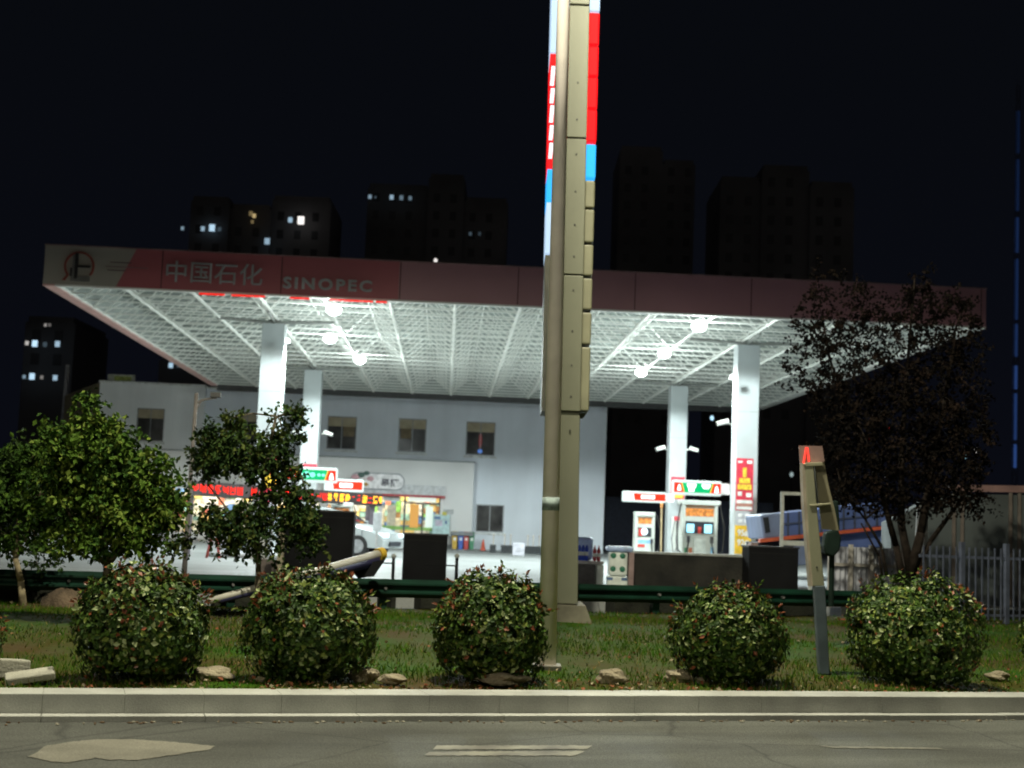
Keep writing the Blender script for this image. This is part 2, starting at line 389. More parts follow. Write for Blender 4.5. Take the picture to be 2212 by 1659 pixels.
# canopy lamps
lens = emi('canopy_lens', (.88, 1.0, .98), 22)
lamp0 = None
names = ['nearest lit canopy lamp in the left cluster under the canopy front', 'middle lit canopy lamp of the left cluster', 'farthest lit canopy lamp of the left cluster',
         'nearest lit canopy lamp in the right cluster', 'middle lit canopy lamp of the right cluster', 'farthest lit canopy lamp of the right cluster']
spots = [(721, 671), (713, 733), (777, 779), (1510, 707), (1435, 765), (1385, 806)]
def mk_lamp(label):
    e = empty('canopy_lamp', (0, 0, 0), label, 'ceiling lamp', CY, 'bright lamps under the canopy')
    MB().tube((0, 0, .13), (0, 0, .22), .12, .10, 16).build('housing', white, e, smooth=False)
    MB().ball((0, 0, 0), .20, .20, .15, 20, 12).build('lens', lens, e, smooth=True)
    li = bpy.data.lights.new('lamp_light', 'SPOT'); li.energy = 1650; li.color = (.88, 1, .98); li.spot_size = math.radians(172); li.spot_blend = .1; li.shadow_soft_size = .2
    lo = bpy.data.objects.new('lamp_light', li); COL.objects.link(lo); lo.parent = e; lo.location = (0, 0, -.42)
    l2 = bpy.data.lights.new('lamp_glow', 'POINT'); l2.energy = 190; l2.color = (.88, 1, .98); l2.shadow_soft_size = .22
    lo = bpy.data.objects.new('lamp_glow', l2); COL.objects.link(lo); lo.parent = e; lo.location = (0, 0, -.6)
    return e
for nme, (px, py) in zip(names, spots):
    p = G(px, py-2, CH-.22)
    if lamp0 is None: lamp0 = mk_lamp(nme); lamp0.location = p
    else: dup(lamp0, p, label=nme)
# two lamps fixed beside the left front column and right front column
def wall_lamp(px, py, Y, label):
    p = W(px, py, Y); e = empty('flood_lamp', p, label, 'flood lamp', CY)
    MB().box(-.07, .07, -.05, .06, -.07, .07).build('housing', white, e, bevel=.01)
    MB().tube((0, -.055, 0), (0, -.075, 0), .058, n=14).build('lens', emi('small_lens', (.85, .95, 1), 14), e)
wall_lamp(1582, 815, 40.2, 'small round lamp lit on the left edge of the right front canopy column')
wall_lamp(621, 737, 39.6, 'small bluish lamp lit on the right edge of the left front canopy column')

# ------------------------------------------------------------ station building
BY = .0433; BO = (0, 66.5)
def B(px, py, off=0): return PL(px, py, *BO, BY, off)
Bv = Vector((-math.sin(BY), math.cos(BY), 0))
zr = .5*(B(215, 828)[1]+B(443, 836)[1])
bl = empty('station_building', (*BO, 0), 'white two storey station building with square windows and a lit shop, behind the canopy', 'building', BY)
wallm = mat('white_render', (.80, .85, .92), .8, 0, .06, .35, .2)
grain(wallm, .07, (1.2, 1.2, .12), False)
uL, uM, uR = B(215, 900)[0], B(443, 900)[0], B(1308, 1000)[0]
def win(px0, py0, px1, py1):
    a, b_ = B(px0, py0), B(px1, py1); return (a[0], b_[0], min(a[1], b_[1]), max(a[1], b_[1]))
up = [win(300, 882, 355, 955), win(514, 890, 552, 955), win(708, 898, 768, 972), win(862, 903, 919, 978), win(1008, 910, 1068, 985)]
lo = [win(1029, 1089, 1087, 1151)]
shopg = [win(330, 1052, 690, 1168), win(705, 1066, 818, 1168), win(826, 1068, 951, 1162)]
def wall_holes(mb, x0, x1, z0, z1, holes, y0, y1):
    xs = sorted({x0, x1, *[h[0] for h in holes], *[h[1] for h in holes]}); zs = sorted({z0, z1, *[h[2] for h in holes], *[h[3] for h in holes]})
    xs = [x for x in xs if x0 <= x <= x1]; zs = [z for z in zs if z0 <= z <= z1]
    for i in range(len(xs)-1):
        for j in range(len(zs)-1):
            cx, cz = (xs[i]+xs[i+1])/2, (zs[j]+zs[j+1])/2
            if any(h[0] < cx < h[1] and h[2] < cz < h[3] for h in holes): continue
            mb.box(xs[i], xs[i+1], y0, y1, zs[j], zs[j+1])
w = MB()
wall_holes(w, uM, uR, .3, zr-.05, [h for h in up if h[0] > uM]+lo+shopg, 0, .25)
w.box(uR-.25, uR, .25, 12, .3, zr-.05)
w.build('wall', wallm, bl)
w = MB(); wall_holes(w, uL, uM, .3, zr, [up[0]]+[shopg[0]], -.35, .25); w.build('wall', mat('lit_render', (.84, .86, .87), .8, 0, .07, .35, .2), bl); grain(MATS['lit_render'], .08, (1.2, 1.2, .12), False)  # lighter copy of the wall render: brighter lamplight put into its colour
MB().box(uL, uR, .25, 12, zr-.3, zr-.1).build('roof', mat('roof_dark', (.1, .1, .1)), bl)
MB().box(uL-.04, uM, -.42, .1, zr, zr+.09).box(uM, uR+.03, -.06, .1, zr-.05, zr+.03).build('parapet_cap', mat('cap_white', (.7, .72, .70), .7), bl)
# angled wing going back at the left
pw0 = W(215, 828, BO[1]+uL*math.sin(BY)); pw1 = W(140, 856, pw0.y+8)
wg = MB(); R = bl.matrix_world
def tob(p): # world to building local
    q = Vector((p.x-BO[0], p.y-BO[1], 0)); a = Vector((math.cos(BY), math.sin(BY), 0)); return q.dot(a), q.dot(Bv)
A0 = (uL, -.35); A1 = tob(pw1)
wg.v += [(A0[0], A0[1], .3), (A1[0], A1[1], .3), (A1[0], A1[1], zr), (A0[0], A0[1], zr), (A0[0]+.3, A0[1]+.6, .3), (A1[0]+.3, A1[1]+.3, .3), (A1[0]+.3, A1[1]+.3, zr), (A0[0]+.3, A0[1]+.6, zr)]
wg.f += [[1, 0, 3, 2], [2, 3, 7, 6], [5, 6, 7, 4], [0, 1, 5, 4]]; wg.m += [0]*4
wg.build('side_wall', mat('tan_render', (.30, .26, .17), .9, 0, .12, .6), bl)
fr = mat('window_frame', (.25, .26, .27), .4, .3); gl = mat('window_glass', (.075, .072, .07), .2, 0, .4, .9, spec=.12)
bld = mat('tan_blind', (.40, .34, .23), .8, 0, .1, 3)
inr = mat('dim_room', (.16, .13, .10), .9, 0, .4, 1.2)
for k_, h in enumerate(up+lo):
    y_ = -.35 if k_ == 0 else 0
    c = MB(); x0, x1, z0, z1 = h
    c.box(x0, x1, y_+.06, y_+.14, z0, z0+.05).box(x0, x1, y_+.06, y_+.14, z1-.05, z1).box(x0, x0+.05, y_+.06, y_+.14, z0+.05, z1-.05).box(x1-.05, x1, y_+.06, y_+.14, z0+.05, z1-.05)
    c.box((x0+x1)/2-.02, (x0+x1)/2+.02, y_+.07, y_+.13, z0+.05, z1-.05)
    wo = c.build('window', fr, bl)
    MB().box(x0+.05, x1-.05, y_+.10, y_+.11, z0+.05, z1-.05).build('glass', gl, wo)
    MB().box(x0-.09, x1+.09, y_-.05, y_+.0, z0-.12, z0-.02).build('sill', mat('sill_white', (.66, .68, .68), .7), wo)
    if k_ < 5:
        zb_ = z1-.05-(z1-z0)*.27
        MB().box(x0+.05, x1-.05, y_+.075, y_+.097, zb_, z1-.05).build('blind', bld, wo)
        if k_ == 4:
            xx = (x0+x1)/2; MB().ball((xx, y_+.09, (z0+z1)/2-.1), .07, .012, .36, 10, 8).build('red_ornament', emi('ornament_red', (.6, .12, .12), .22), wo); MB().ball((xx, y_+.085, z0+.2), .11, .012, .10, 10, 6).build('blue_ornament', emi('ornament_blue', (.15, .35, 1), .6), wo)
        if k_ in (2, 3):
            xx = x0+(x1-x0)*(.55 if k_ == 2 else .08)
            MB().box(xx, xx+(x1-x0)*.38, y_+.085, y_+.097, z0+(z1-z0)*.40, zb_).build('curtain', mat('amber_curtain', (.20, .155, .09), .8), wo)
# lit reflections in upper windows are left to the lamps. shop box
xL, xR = B(310, 980, .7)[0], B(1025, 1000, .7)[0]; zT = .5*(B(697, 988, .7)[1]+B(1020, 998, .7)[1]); zB = B(990, 1176, .7)[1]
holes = [(a, b_, c, d_) for a, b_, c, d_ in [(*[PL(px0, 1100, *BO, BY, .7)[0] for px0 in (330, 690)], .6, B(500, 1052, .7)[1]), (*[PL(px0, 1100, *BO, BY, .7)[0] for px0 in (705, 818)], .6, B(760, 1066, .7)[1]), (*[PL(px0, 1100, *BO, BY, .7)[0] for px0 in (826, 951)], .4, B(890, 1068, .7)[1])]]
w = MB(); wall_holes(w, xL, xR, .3, zT, holes, -.7, -.5)
w.box(xL, xR, -.5, -.36, zT-.12, zT); w.box(xR-.15, xR, -.5, 0, .3, zT-.12)
sh = w.build('shop_front', mat('shop_panel', (.74, .74, .74), .7, 0, .05, .5), bl)
MB().box(xL, xR+.05, -.76, -.36, zT, zT+.05).box(PL(951, 1100, *BO, BY, .7)[0], xR+.02, -.72, -.70, .3, zB).build('trim', mat('trim_grey', (.22, .24, .25), .6), sh)
# sign band over the door, pill sign, red strip
a0, zs1 = B(700, 1045, .95); a1, zs0 = B(962, 1066, .95)
zs1 = B(900, 1048, .95)[1]; zs0 = B(900, 1069, .95)[1]
MB().box(a0, a1, -.95, -.7, zs0, zs1).build('sign_band', mat('band_grey', (.55, .56, .58), .5), sh)
MB().box(a0, a1, -.97, -.7, zs0-.11, zs0-.005).build('red_trim', mat('trim_red', (.42, .03, .04), .5), sh)
p0, pz0 = B(757, 1053, 1.1); p1, pz1 = B(873, 1026, 1.1)
pl = MB(); rr = (pz1-pz0)/2; cz = (pz0+pz1)/2; pts = []
for q in range(13): a_ = -math.pi/2+math.pi*q/12; pts.append((p1-rr+rr*math.cos(a_), cz+rr*math.sin(a_)))
for q in range(13): a_ = math.pi/2+math.pi*q/12; pts.append((p0+rr+rr*math.cos(a_), cz+rr*math.sin(a_)))
pl.prism(pts, -1.1, -.955)
ps = pl.build('sign_pill', mat('pill_white', (.82, .80, .82), .5), sh)
o_ = MB(); o_.prism([(a_+(a_-(p0+p1)/2)*.03, cz+(b_-cz)*1.16) for a_, b_ in pts], -1.06, -.958); o_.build('rim', mat('pill_rim', (.30, .31, .34), .5), ps)
ta, tz = B(822, 1048, 1.12); tb, _ = B(862, 1048, 1.12)
text('易捷', .36, 'lettering', mat('letter_dark', (.08, .08, .10), .6), ps, (ta, -1.12, tz), ext=.01, w=tb-ta, bold=.01)
fl = MB()
for px, py, r_, k_ in ((780, 1026, .12, 0), (792, 1022, .10, 0), (768, 1030, .13, 1), (800, 1034, .11, 1), (778, 1041, .10, 2), (765, 1046, .10, 2), (790, 1046, .08, 2), (788, 1034, .06, 3)):
    a_, z_ = B(px, py, 1.16); fl.mi(k_).ball((a_, -1.14, z_), r_*1.5, .04, r_, 10, 6)
fl.build('flower_emblem', [mat('em_green', (.07, .13, .11), .6), mat('em_pink', (.62, .36, .40), .6), mat('em_orange', (.55, .32, .08), .6), mat('em_white', (.8, .7, .7), .6)], ps)
# lit interior
goods_m = [mat('goods_%s' % n, c, .6, 0, .3, 4) for n, c in (('amber', (.85, .58, .22)), ('cream', (.85, .80, .66)), ('teal', (.35, .6, .56)), ('red', (.65, .2, .14)), ('blue', (.12, .25, .55)), ('white', (.8, .8, .78)), ('green', (.18, .42, .1)), ('brown', (.3, .16, .07)))]
g = MB()
xi0, xi1 = holes[0][0]-.5, holes[2][1]+.4
x = xi0
while x < xi1:
    wd_ = random.uniform(.12, .5); z = .45
    while z < 3.3:
        hh = random.uniform(.12, .4)
        g.mi(random.choice([0, 0, 1, 1, 1, 2, 3, 4, 5, 5, 5, 6, 7])).box(x, x+wd_*.94, 1.35+random.uniform(0, .15), 1.7, z, z+hh*.93); z += hh
    x += wd_
gd = g.build('shelf_goods', goods_m, bl); gd['kind'] = 'stuff'
MB().box(xi0, xi1, 1.72, 1.8, .3, 3.5).box(xi0, xi1, -.3, 1.72, 3.4, 3.5).build('shop_interior', mat('cream_room', (.7, .62, .48), .8), bl)
MB().box(xi0+.3, xi1-.3, .55, .75, 3.33, 3.38).build('ceiling_light', emi('shop_tube', (1, .88, .62), 38), bl)
# glazing bars, door, posters
dr = MB(); h = holes[2]; zm = B(890, 1086, .7)[1]; xm = B(874, 1100, .7)[0]; xm0 = B(872, 1100, .7)[0]
dk = mat('door_frame_dark', (.05, .055, .06), .5)
dr.box(xm-.05, xm+.05, -.64, -.56, h[2], h[3]).box(xm+.05, h[1], -.64, -.56, zm-.05, zm+.03).box(xm+.05, h[1], -.64, -.56, h[3]-.08, h[3]).box(h[1]-.07, h[1], -.64, -.56, h[2], h[3]).box(h[0], h[1], -.64, -.56, h[2], h[2]+.12)
md = (xm+h[1])/2; dr.box(md-.03, md+.03, -.64, -.56, h[2]+.1, zm-.06)
dd = dr.build('door', dk, bl)
def panel(px0, py0, px1, py1, off, name, m, parent, th=.02):
    a_, z_ = B(px0, py1, off); b2, z2 = B(px1, py0, off)
    return MB().box(a_, b2, -off, -off+th, z_, z2).build(name, m, parent)
panel(882, 1073, 942, 1083, .62, 'transom_light', emi('transom_lit', (.9, 1, .9), .75), dd)
panel(884, 1090, 905, 1140, .62, 'door_poster', emi('poster_amber', (1, .52, .14), .55), dd)
panel(918, 1094, 936, 1140, .62, 'door_poster', emi('poster_white', (.85, 1, .9), .75), dd)
panel(835, 1092, 856, 1135, .62, 'door_poster', mat('poster_cream', (.7, .64, .5), .7), dd)
panel(828, 1070, 864, 1082, .62, 'door_poster', mat('poster_grey', (.55, .6, .58), .7), dd)
panel(826, 1140, 950, 1143, .62, 'green_strip', mat('strip_green', (.25, .5, .12), .6), dd)
sb = empty('price_board', (0, 0, 0), 'pale blue poster board with dark spots standing right of the lit shop door', 'poster board', 0)
def bpanel(px0, py0, px1, py1, off, name, m, par, th=.03):
    a_, z_ = B(px0, py1, off); b2, z2 = B(px1, py0, off); o = MB().box(0, b2-a_, 0, th, 0, z2-z_).build(name, m, par)
    av = Vector((math.cos(BY), math.sin(BY), 0)); q = Vector((*BO, 0))+av*a_-Bv*off; o.location = (q.x, q.y, z_); o.rotation_euler = (0, 0, BY); return o
bpanel(933, 1112, 972, 1158, 1.0, 'panel', mat('board_blue', (.48, .66, .68), .6), sb)
bpanel(938, 1116, 952, 1121, 1.012, 'print', mat('print_navy', (.1, .18, .35), .6), sb, .01)
bpanel(961, 1125, 966, 1132, 1.012, 'print', mat('print_navy', (.1, .18, .35), .6), sb, .01)
bpanel(955, 1106, 965, 1113, 1.012, 'print', mat('print_yellow', (.6, .55, .1), .6), sb, .01)
bpanel(940, 1124, 956, 1136, 1.012, 'print', mat('print_lilac', (.55, .5, .62), .6), sb, .01)
bpanel(934, 1158, 937, 1178, 1.0, 'leg', mat('leg_grey', (.4, .4, .4), .5), sb); bpanel(968, 1158, 971, 1178, 1.0, 'leg', mat('leg_grey', (.4, .4, .4), .5), sb)
o = bpanel(957, 1101, 980, 1110, .74, 'wall_notice', mat('notice_grey', (.45, .47, .48), .6), None, .03); tag(o, 'small grey notice fixed to the white wall above the blue poster board', 'notice')
# roof sign box and white roof post, drip stain
a_, z_ = B(231, 828, .2); b2, z2 = B(290, 814, .2)
rb = empty('roof_sign', (Vector((*BO, 0))+Vector((math.cos(BY), math.sin(BY), 0))*a_-Bv*.1), 'low pale sign box with yellow green panel on the roof edge of the white building', 'sign', BY)
MB().box(0, b2-a_, 0, .2, zr+.09, zr+.42).build('box', mat('planter_pale', (.55, .58, .5), .7), rb)
MB().box(.3, b2-a_-.15, -.02, 0, zr+.12, zr+.35).build('panel', mat('sign_yellow_green', (.40, .48, .12), .6, 0, .3, 6), rb)
q0 = W(141, 856, 74.0); q1 = W(147, 788, 74.0)
tag(MB().tube(q0-Vector((0, 0, 2)), q1, .13, .12, 10).build('vent_post', mat('post_white', (.55, .57, .62), .5)), 'plain white vent post rising above the far left corner of the building', 'post')

# ------------------------------------------------------------ light-box number signs on the columns
wb = emi('box_white', (.80, .95, .92), .72); rd = emi('box_red', (1, .03, .008), 1.0); gr = emi('box_green', (.0, .42, .14), 1.0); wh = emi('glyph_white', (.95, 1, 1), 1.6); pk = emi('box_pink', (1, .35, .3), 1.0)
def pbox(px0, py0, px1, py1, Y):
    a_ = W(px0, (py0+py1)/2, Y); b2 = W(px1, (py0+py1)/2, Y); t_ = W((px0+px1)/2, py0, Y); bt = W((px0+px1)/2, py1, Y)
    return (a_+b2)/2, (b2-a_).x, t_.z-bt.z
def lightbox(px0, py0, px1, py1, Y, kind, label, arm=None):
    c, w_, h_ = pbox(px0, py0, px1, py1, Y)
    e = empty('number_sign', c, label, 'light box sign', CY, 'lit number signs on the canopy columns')
    MB().box(-w_/2, w_/2, 0, .3, -h_/2, h_/2).build('case', wb, e, bevel=.05)
    f_ = MB(); y_ = -.004; W2, H2 = w_/2*.95, h_/2*.66
    if kind == 'green':
        k1, k2 = -W2+w_*.17, W2-w_*.17
        f_.mi(1).prism([(-W2, -H2), (k1+.04, -H2), (k1-.04, H2), (-W2, H2)], y_, 0)
        f_.mi(0).prism([(k1+.07, -H2), (k2-.07, -H2), (k2+.01, H2), (k1-.01, H2)], y_, 0)
        f_.mi(1).prism([(k2-.04, -H2), (W2, -H2), (W2, H2), (k2+.04, H2)], y_, 0)
        f_.mi(2).prism([(k1+.04, -H2), (k1+.07, -H2), (k1-.01, H2), (k1-.04, H2)], y_, 0).prism([(k2-.07, -H2), (k2-.04, -H2), (k2+.04, H2), (k2+.01, H2)], y_, 0)
        fo = f_.build('face', [gr, rd, emi('box_orange', (1, .45, .05), 1.0)], e)
        gm2 = wh if px0 > 1000 else emi('glyph_teal', (.25, .95, .7), 1.2)
        for xx, zz, rx, rz in ((-W2+w_*.105, -.0, .06, .09), (W2-w_*.085, -.02, .065, .10)): MB().prism([(xx-rx, zz-rz), (xx+rx, zz-rz), (xx+rx*.6, zz+rz*.5), (xx, zz+rz), (xx-rx*.6, zz+rz*.5)], y_-.006, y_-.001).build('emblem', wh, fo)
        if px0 > 1000:
            MB().prism([(-.30, H2*.85), (-.03, H2*.85), (-.05, H2*.1), (-.09, -H2*.2), (-.09, -H2*.8), (-.25, -H2*.8), (-.26, -H2*.1), (-.30, .05)], y_-.006, y_-.001).build('lettering', gm2, fo)
            MB().prism([(.12, H2*.85), (.38, H2*.85), (.37, .05), (.32, -H2*.15), (.18, -H2*.15), (.13, .05)], y_-.006, y_-.001).build('lettering', gm2, fo)
        else:
            for xx, rr_ in ((-.28, .06), (-.14, .10), (.02, .08), (.2, .05), (.32, .05)): MB().ball((xx, y_, 0), rr_, .008, rr_*.9, 10, 6).build('lettering', gm2, fo)
    else:
        x_ = -W2+w_*(.25 if px0 > 1000 else .22)
        f_.prism([(x_, -H2), (W2, -H2), (W2, H2), (x_-.05, H2)], y_, 0)
        fo = f_.build('face', [rd], e); g_ = MB()
        n_ = 4
        for q in range(n_):
            xx = x_+(.20+.46*(q+.5)/n_)*(W2-x_); g_.box(xx-.055, xx+.055, y_-.006, y_-.001, -H2*.5, H2*.55)
        g_.build('lettering', wh, fo)
        xx = x_-.16; MB().prism([(xx-.12, -H2*.9), (xx+.10, -H2*.9), (xx+.03, H2*.4), (xx-.01, H2*.8), (xx-.05, H2*.4)], y_-.004, 0).build('emblem', wh, fo)
    if arm:
        MB().box(w_/2, w_/2+arm, .1, .2, -h_*.38, h_*.38).build('bracket', mat('arm_white', (.72, .76, .75), .5), e)
    return e
lightbox(1453, 1038, 1560, 1070, 40.6, 'green', 'green and red lit number sign with two white marks, left of the right front column', .25)
lightbox(1345, 1062, 1440, 1085, 51.5, 'red', 'small red and white lit number sign left of the right rear column', .3)
lightbox(619, 1009, 728, 1042, 39.6, 'green', 'green and red lit number sign partly behind the tree, left side of the station')
lightbox(700, 1035, 785, 1062, 51.0, 'red', 'small red and white lit number sign beside the yellow and red ticker')

# ------------------------------------------------------------ LED ticker on posts
Pa = W(412, 1061, 38.0); Pb = W(826, 1075, 46.5)
zc = (Pa.z+Pb.z)/2; dv = Vector((Pb.x-Pa.x, Pb.y-Pa.y, 0)); L = dv.length; ya = math.atan2(dv.y, dv.x)
tk = empty('led_ticker', (Pa.x, Pa.y, 0), 'long thin red and amber scrolling LED board on posts, half hidden by the tree', 'led board', ya)
MB().box(0, L, 0, .12, zc-.20, zc+.20).build('case', mat('led_case', (.03, .02, .02), .5), tk, bevel=.01)
ledr = emi('led_red', (1, .015, .004), 2.2); leda = emi('led_amber', (1, .42, .02), 4.5)
x = .06
while x < L-.2:
    fr_ = x/L; amber = fr_ > .66
    if random.random() < .93:
        g = MB(); g.mi(1 if amber and random.random() < .85 else 0)
        for q in range(5):
            if random.random() < .62: g.box(x+random.choice([0, .06]), x+random.choice([.17, .23]), -.012, -.002, zc-.11+q*.05, zc-.11+q*.05+.022)
        for q in range(3):
            if random.random() < .6: g.box(x+q*.10, x+q*.10+.026, -.016, -.013, zc-.11+random.choice([0, .08]), zc+.11)
        if g.v: g.build('led_character', [ledr, leda], tk)
    x += .32

for xx in (L-.35,):
    MB().box(xx-.16, xx+.14, .13, .3, .3, zc-.20).build('post', mat('post_plum', (.12, .10, .12), .6), tk)
MB().box(L*.02, L*.02+.1, .13, .25, .3, zc-.20).build('post', mat('post_plum', (.12, .10, .12), .6), tk)
# grey speaker-like box in front of the post
c, w_, h_ = pbox(806, 1107, 824, 1147, 43.0)
sp2 = empty('info_totem', (c.x, c.y, .3), 'grey rounded panel on a thin stand in front of the dark ticker post', 'totem')
MB().box(-w_/2, w_/2, 0, .08, c.z-.3-h_/2, c.z-.3+h_/2).build('panel', mat('panel_grey', (.42, .44, .46), .6), sp2, bevel=.02)
MB().tube((0, .04, 0), (0, .04, c.z-.3-h_/2), .03, n=8).build('stand', mat('leg_grey', (.4, .4, .4), .5), sp2)

# ------------------------------------------------------------ posters, cctv, pumps
def flatsign(px0, py0, px1, py1, Y, name, m, label, cat, rows=(), th=.03):
    c, w_, h_ = pbox(px0, py0, px1, py1, Y)
    e = empty(name, (c.x, c.y, c.z-h_/2), label, cat, CY)
    MB().box(-w_/2, w_/2, 0, th, 0, h_).build('panel', m, e)
    for x0, z0, x1, z1, mm, nm in rows:
        MB().box(-w_/2+x0*w_, -w_/2+x1*w_, -.01, -.001, z0*h_, z1*h_).build(nm, mm, e)
    return e, w_, h_
pr = mat('poster_red', (.62, .04, .07), .5, 0, .12, 5); py_ = mat('poster_yellow', (.85, .55, .05), .5, 0, .25, 14); pw = mat('poster_paper', (.8, .8, .78), .5); pbr = mat('poster_brown', (.45, .2, .15), .6); gold = mat('frame_gold', (.3, .2, .1), .4, .3)
fcY = 40.25
flatsign(1590, 990, 1627, 1103, fcY, 'banner_poster', pr, 'tall red and yellow promotional poster on the right front column', 'poster',
    [(.04, .02, .96, .075, pw, 'white_band'), (.04, .075, .96, .14, pbr, 'brown_band'), (.04, .14, .96, .2, pw, 'white_band'), (.1, .40, .9, .50, py_, 'print'), (.18, .52, .82, .62, py_, 'print'), (.38, .64, .6, .82, py_, 'print'),
     (.1, .28, .35, .36, pw, 'print'), (.6, .26, .9, .34, pw, 'print'), (.08, .91, .34, .95, pw, 'print'), (.62, .9, .92, .96, pw, 'print')])
e, w_, h_ = flatsign(1587, 1135, 1623, 1197, fcY, 'price_sign', mat('sign_yellow', (.80, .48, .03), .5), 'yellow sign with white fuel grades at the foot of the right front column', 'sign')
text('95#', .24, 'lettering', pw, e, (-w_*.36, -.012, h_*.64), ext=.004, w=w_*.72, bold=.006)
text('92#', .24, 'lettering', pw, e, (-w_*.36, -.012, h_*.30), ext=.004, w=w_*.72, bold=.006)
flatsign(1591, 1107, 1621, 1132, fcY, 'notice', mat('notice_lilac', (.50, .50, .54), .6, 0, .2, 8), 'small grey notice with four round marks between the red poster and the yellow sign', 'notice',
    [(.1, .1, .4, .4, pw, 'round_mark'), (.6, .1, .9, .4, pw, 'round_mark'), (.1, .6, .4, .9, pw, 'round_mark'), (.6, .6, .9, .9, pw, 'round_mark')])
flatsign(1449, 1030, 1479, 1078, 52.7, 'banner_poster', pr, 'dull red poster on the right rear column behind the green sign', 'poster', [(.1, .05, .9, .35, py_, 'print')])
flatsign(654, 1002, 684, 1040, 52.1, 'banner_poster', pr, 'small red poster on the left rear column above the green sign', 'poster', [(.15, .3, .5, .7, pw, 'print')])
flatsign(568, 985, 600, 1085, 39.8, 'banner_poster', pr, 'red and yellow poster on the left front column, seen through the tree leaves', 'poster', [(.1, .3, .9, .6, py_, 'print'), (.3, .62, .7, .8, py_, 'print'), (.04, .04, .96, .14, pw, 'white_band')])

def cctv(px, py, Y, s, label):
    p = W(px, py, Y); e = empty('security_camera', p, label, 'security camera', CY, 'white security cameras on the canopy columns')
    cm_ = mat('cctv_white', (.8, .82, .78), .4)
    b_ = MB().tube((-.17*s, -.06, -.06), (.15*s, .0, .04), .065, .075, 12).build('body', cm_, e, smooth=False)
    MB().tube((-.176*s, -.0612, -.062), (-.17*s, -.06, -.06), .05, n=12).build('lens', mat('lens_black', (.01, .01, .01), .5), e)
    MB().tube((.08*s, 0, 0), (.24*s, .08, -.04), .025, n=8).build('bracket', cm_, e)
for px, py, Y, s, l in ((1427, 968, 52.8, 1, 'white security camera on the left side of the right rear column'), (1498, 970, 52.8, -1, 'white security camera on the right side of the right rear column'),
                        (1561, 912, 40.6, 1.05, 'large white security camera on the left side of the right front column'), (643, 932, 52.3, 1, 'white security camera left of the left rear column'), (709, 936, 52.3, -1, 'white security camera right of the left rear column')):
    cctv(px, py, Y, s, l)

ivory = mat('pump_white', (.58, .61, .57), .4, 0, .04, 3); blk = mat('panel_dark', (.03, .035, .045), .3); scr = emi('screen_blue', (.35, .8, 1), 1.7)
orange_p = mat('pump_orange_print', (.75, .25, .05), .5, 0, .35, 10); redp = mat('pump_red', (.6, .05, .04), .5); bluep = mat('pump_blue', (.25, .5, .75), .5); greenp = mat('pump_green', (.05, .3, .12), .5)
def pump(px0, py0, px1, Y, label, wide):
    c, w_, _ = pbox(px0, py0, px1, py0+2, Y); top = c.z-.42
    e = empty('fuel_pump', (c.x, c.y, .42), label, 'fuel pump', CY, 'fuel pumps under the canopy')
    h = w_/2
    MB().box(-h, h, 0, .55, 0, top*.46).build('cabinet', ivory, e, bevel=.02)
    fm = MB().box(-h, -h+.09, .0, .5, top*.46, top-.14).box(h-.09, h, 0, .5, top*.46, top-.14).box(-h-(.08 if wide else 0), h+(.08 if wide else 0), -.03, .55, top-.14, top)
    fm.build('frame', ivory, e, bevel=.02)
    MB().box(-h+.09, h-.09, .1, .45, top*.46, top-.14).build('head', ivory, e)
    MB().box(-h+.11, h-.11, .085, .1, top*.76, top*.88).build('print_panel', orange_p, e)
    dp = MB().box(-h+.11, h-.11, .07, .1, top*.50, top*.68).build('display_panel', blk, e)
    if wide:
        for s in (-.5, .5): MB().box(s*h-.12, s*h+.10, .055, .069, top*.51, top*.64).build('screen', scr, dp)
        MB().box(-.05, .05, .05, .069, top*.5, top*.6).build('red_button', redp, dp)
        MB().box(-h+.12, h-.12, .06, .085, top*.90, top*.935).build('amber_band', mat('amber_band', (.3, .13, .03), .5), e)
        MB().box(-h*.35, h*.35, -.05, 0, .0, top*.42).build('front_panel', mat('panel_pale', (.62, .66, .62), .5), e, bevel=.01)
        MB().box(h*.62, h*.8, -.03, 0, .0, top*.3).build('blue_holder', bluep, e); MB().box(-h*.62, -h*.42, -.03, 0, .0, top*.28).build('red_holder', mat('holder_rust', (.5, .16, .08), .5), e)
        MB().box(-h*.85, -h*.66, -.03, 0, .0, top*.28).build('green_holder', greenp, e)
    else:
        MB().ball((-.02, .06, top*.6), .12, .02, .12, 12, 8).build('screen', emi('screen_white', (.8, .95, 1), 2.2), dp)
        MB().box(-h+.12, -h+.25, .05, .069, top*.51, top*.66).build('red_button', redp, dp)
        MB().box(-h+.1, h-.1, -.008, 0, top*.36, top*.43).build('blue_strip', bluep, e); MB().box(-h+.1, 0, -.008, 0, top*.28, top*.34).build('red_strip', redp, e)
    # hose: hanging loops at each side
    hm = mat('hose_black', (.02, .02, .02), .4)
    for s in ((-1, 1) if wide else (1,)):
        pts = [(s*(h+.05), -.02, top-.1), (s*(h+.18), -.1, top*.6), (s*(h+.14), -.12, top*.25), (s*h*.8, -.12, top*.14), (s*h*.66, -.08, top*.36)]
        hs = MB().path([Vector(p) for p in pts], .022, n=6).build('hose', hm, e)
        MB().box(s*h*.66-.04, s*h*.66+.04, -.14, 0, top*.36, top*.46).build('nozzle', mat('nozzle_dark', (.06, .06, .07), .4), hs)
    return e
pump(1475, 1080, 1552, 42.2, 'wide white fuel pump with two blue screens beside the right front column', True)
pump(1373, 1105, 1416, 47.5, 'slim white fuel pump with one round lit screen under the red sign', False)
pump(715, 1084, 762, 44.5, 'white fuel pump with orange print behind the big dark box, left of the car', False)
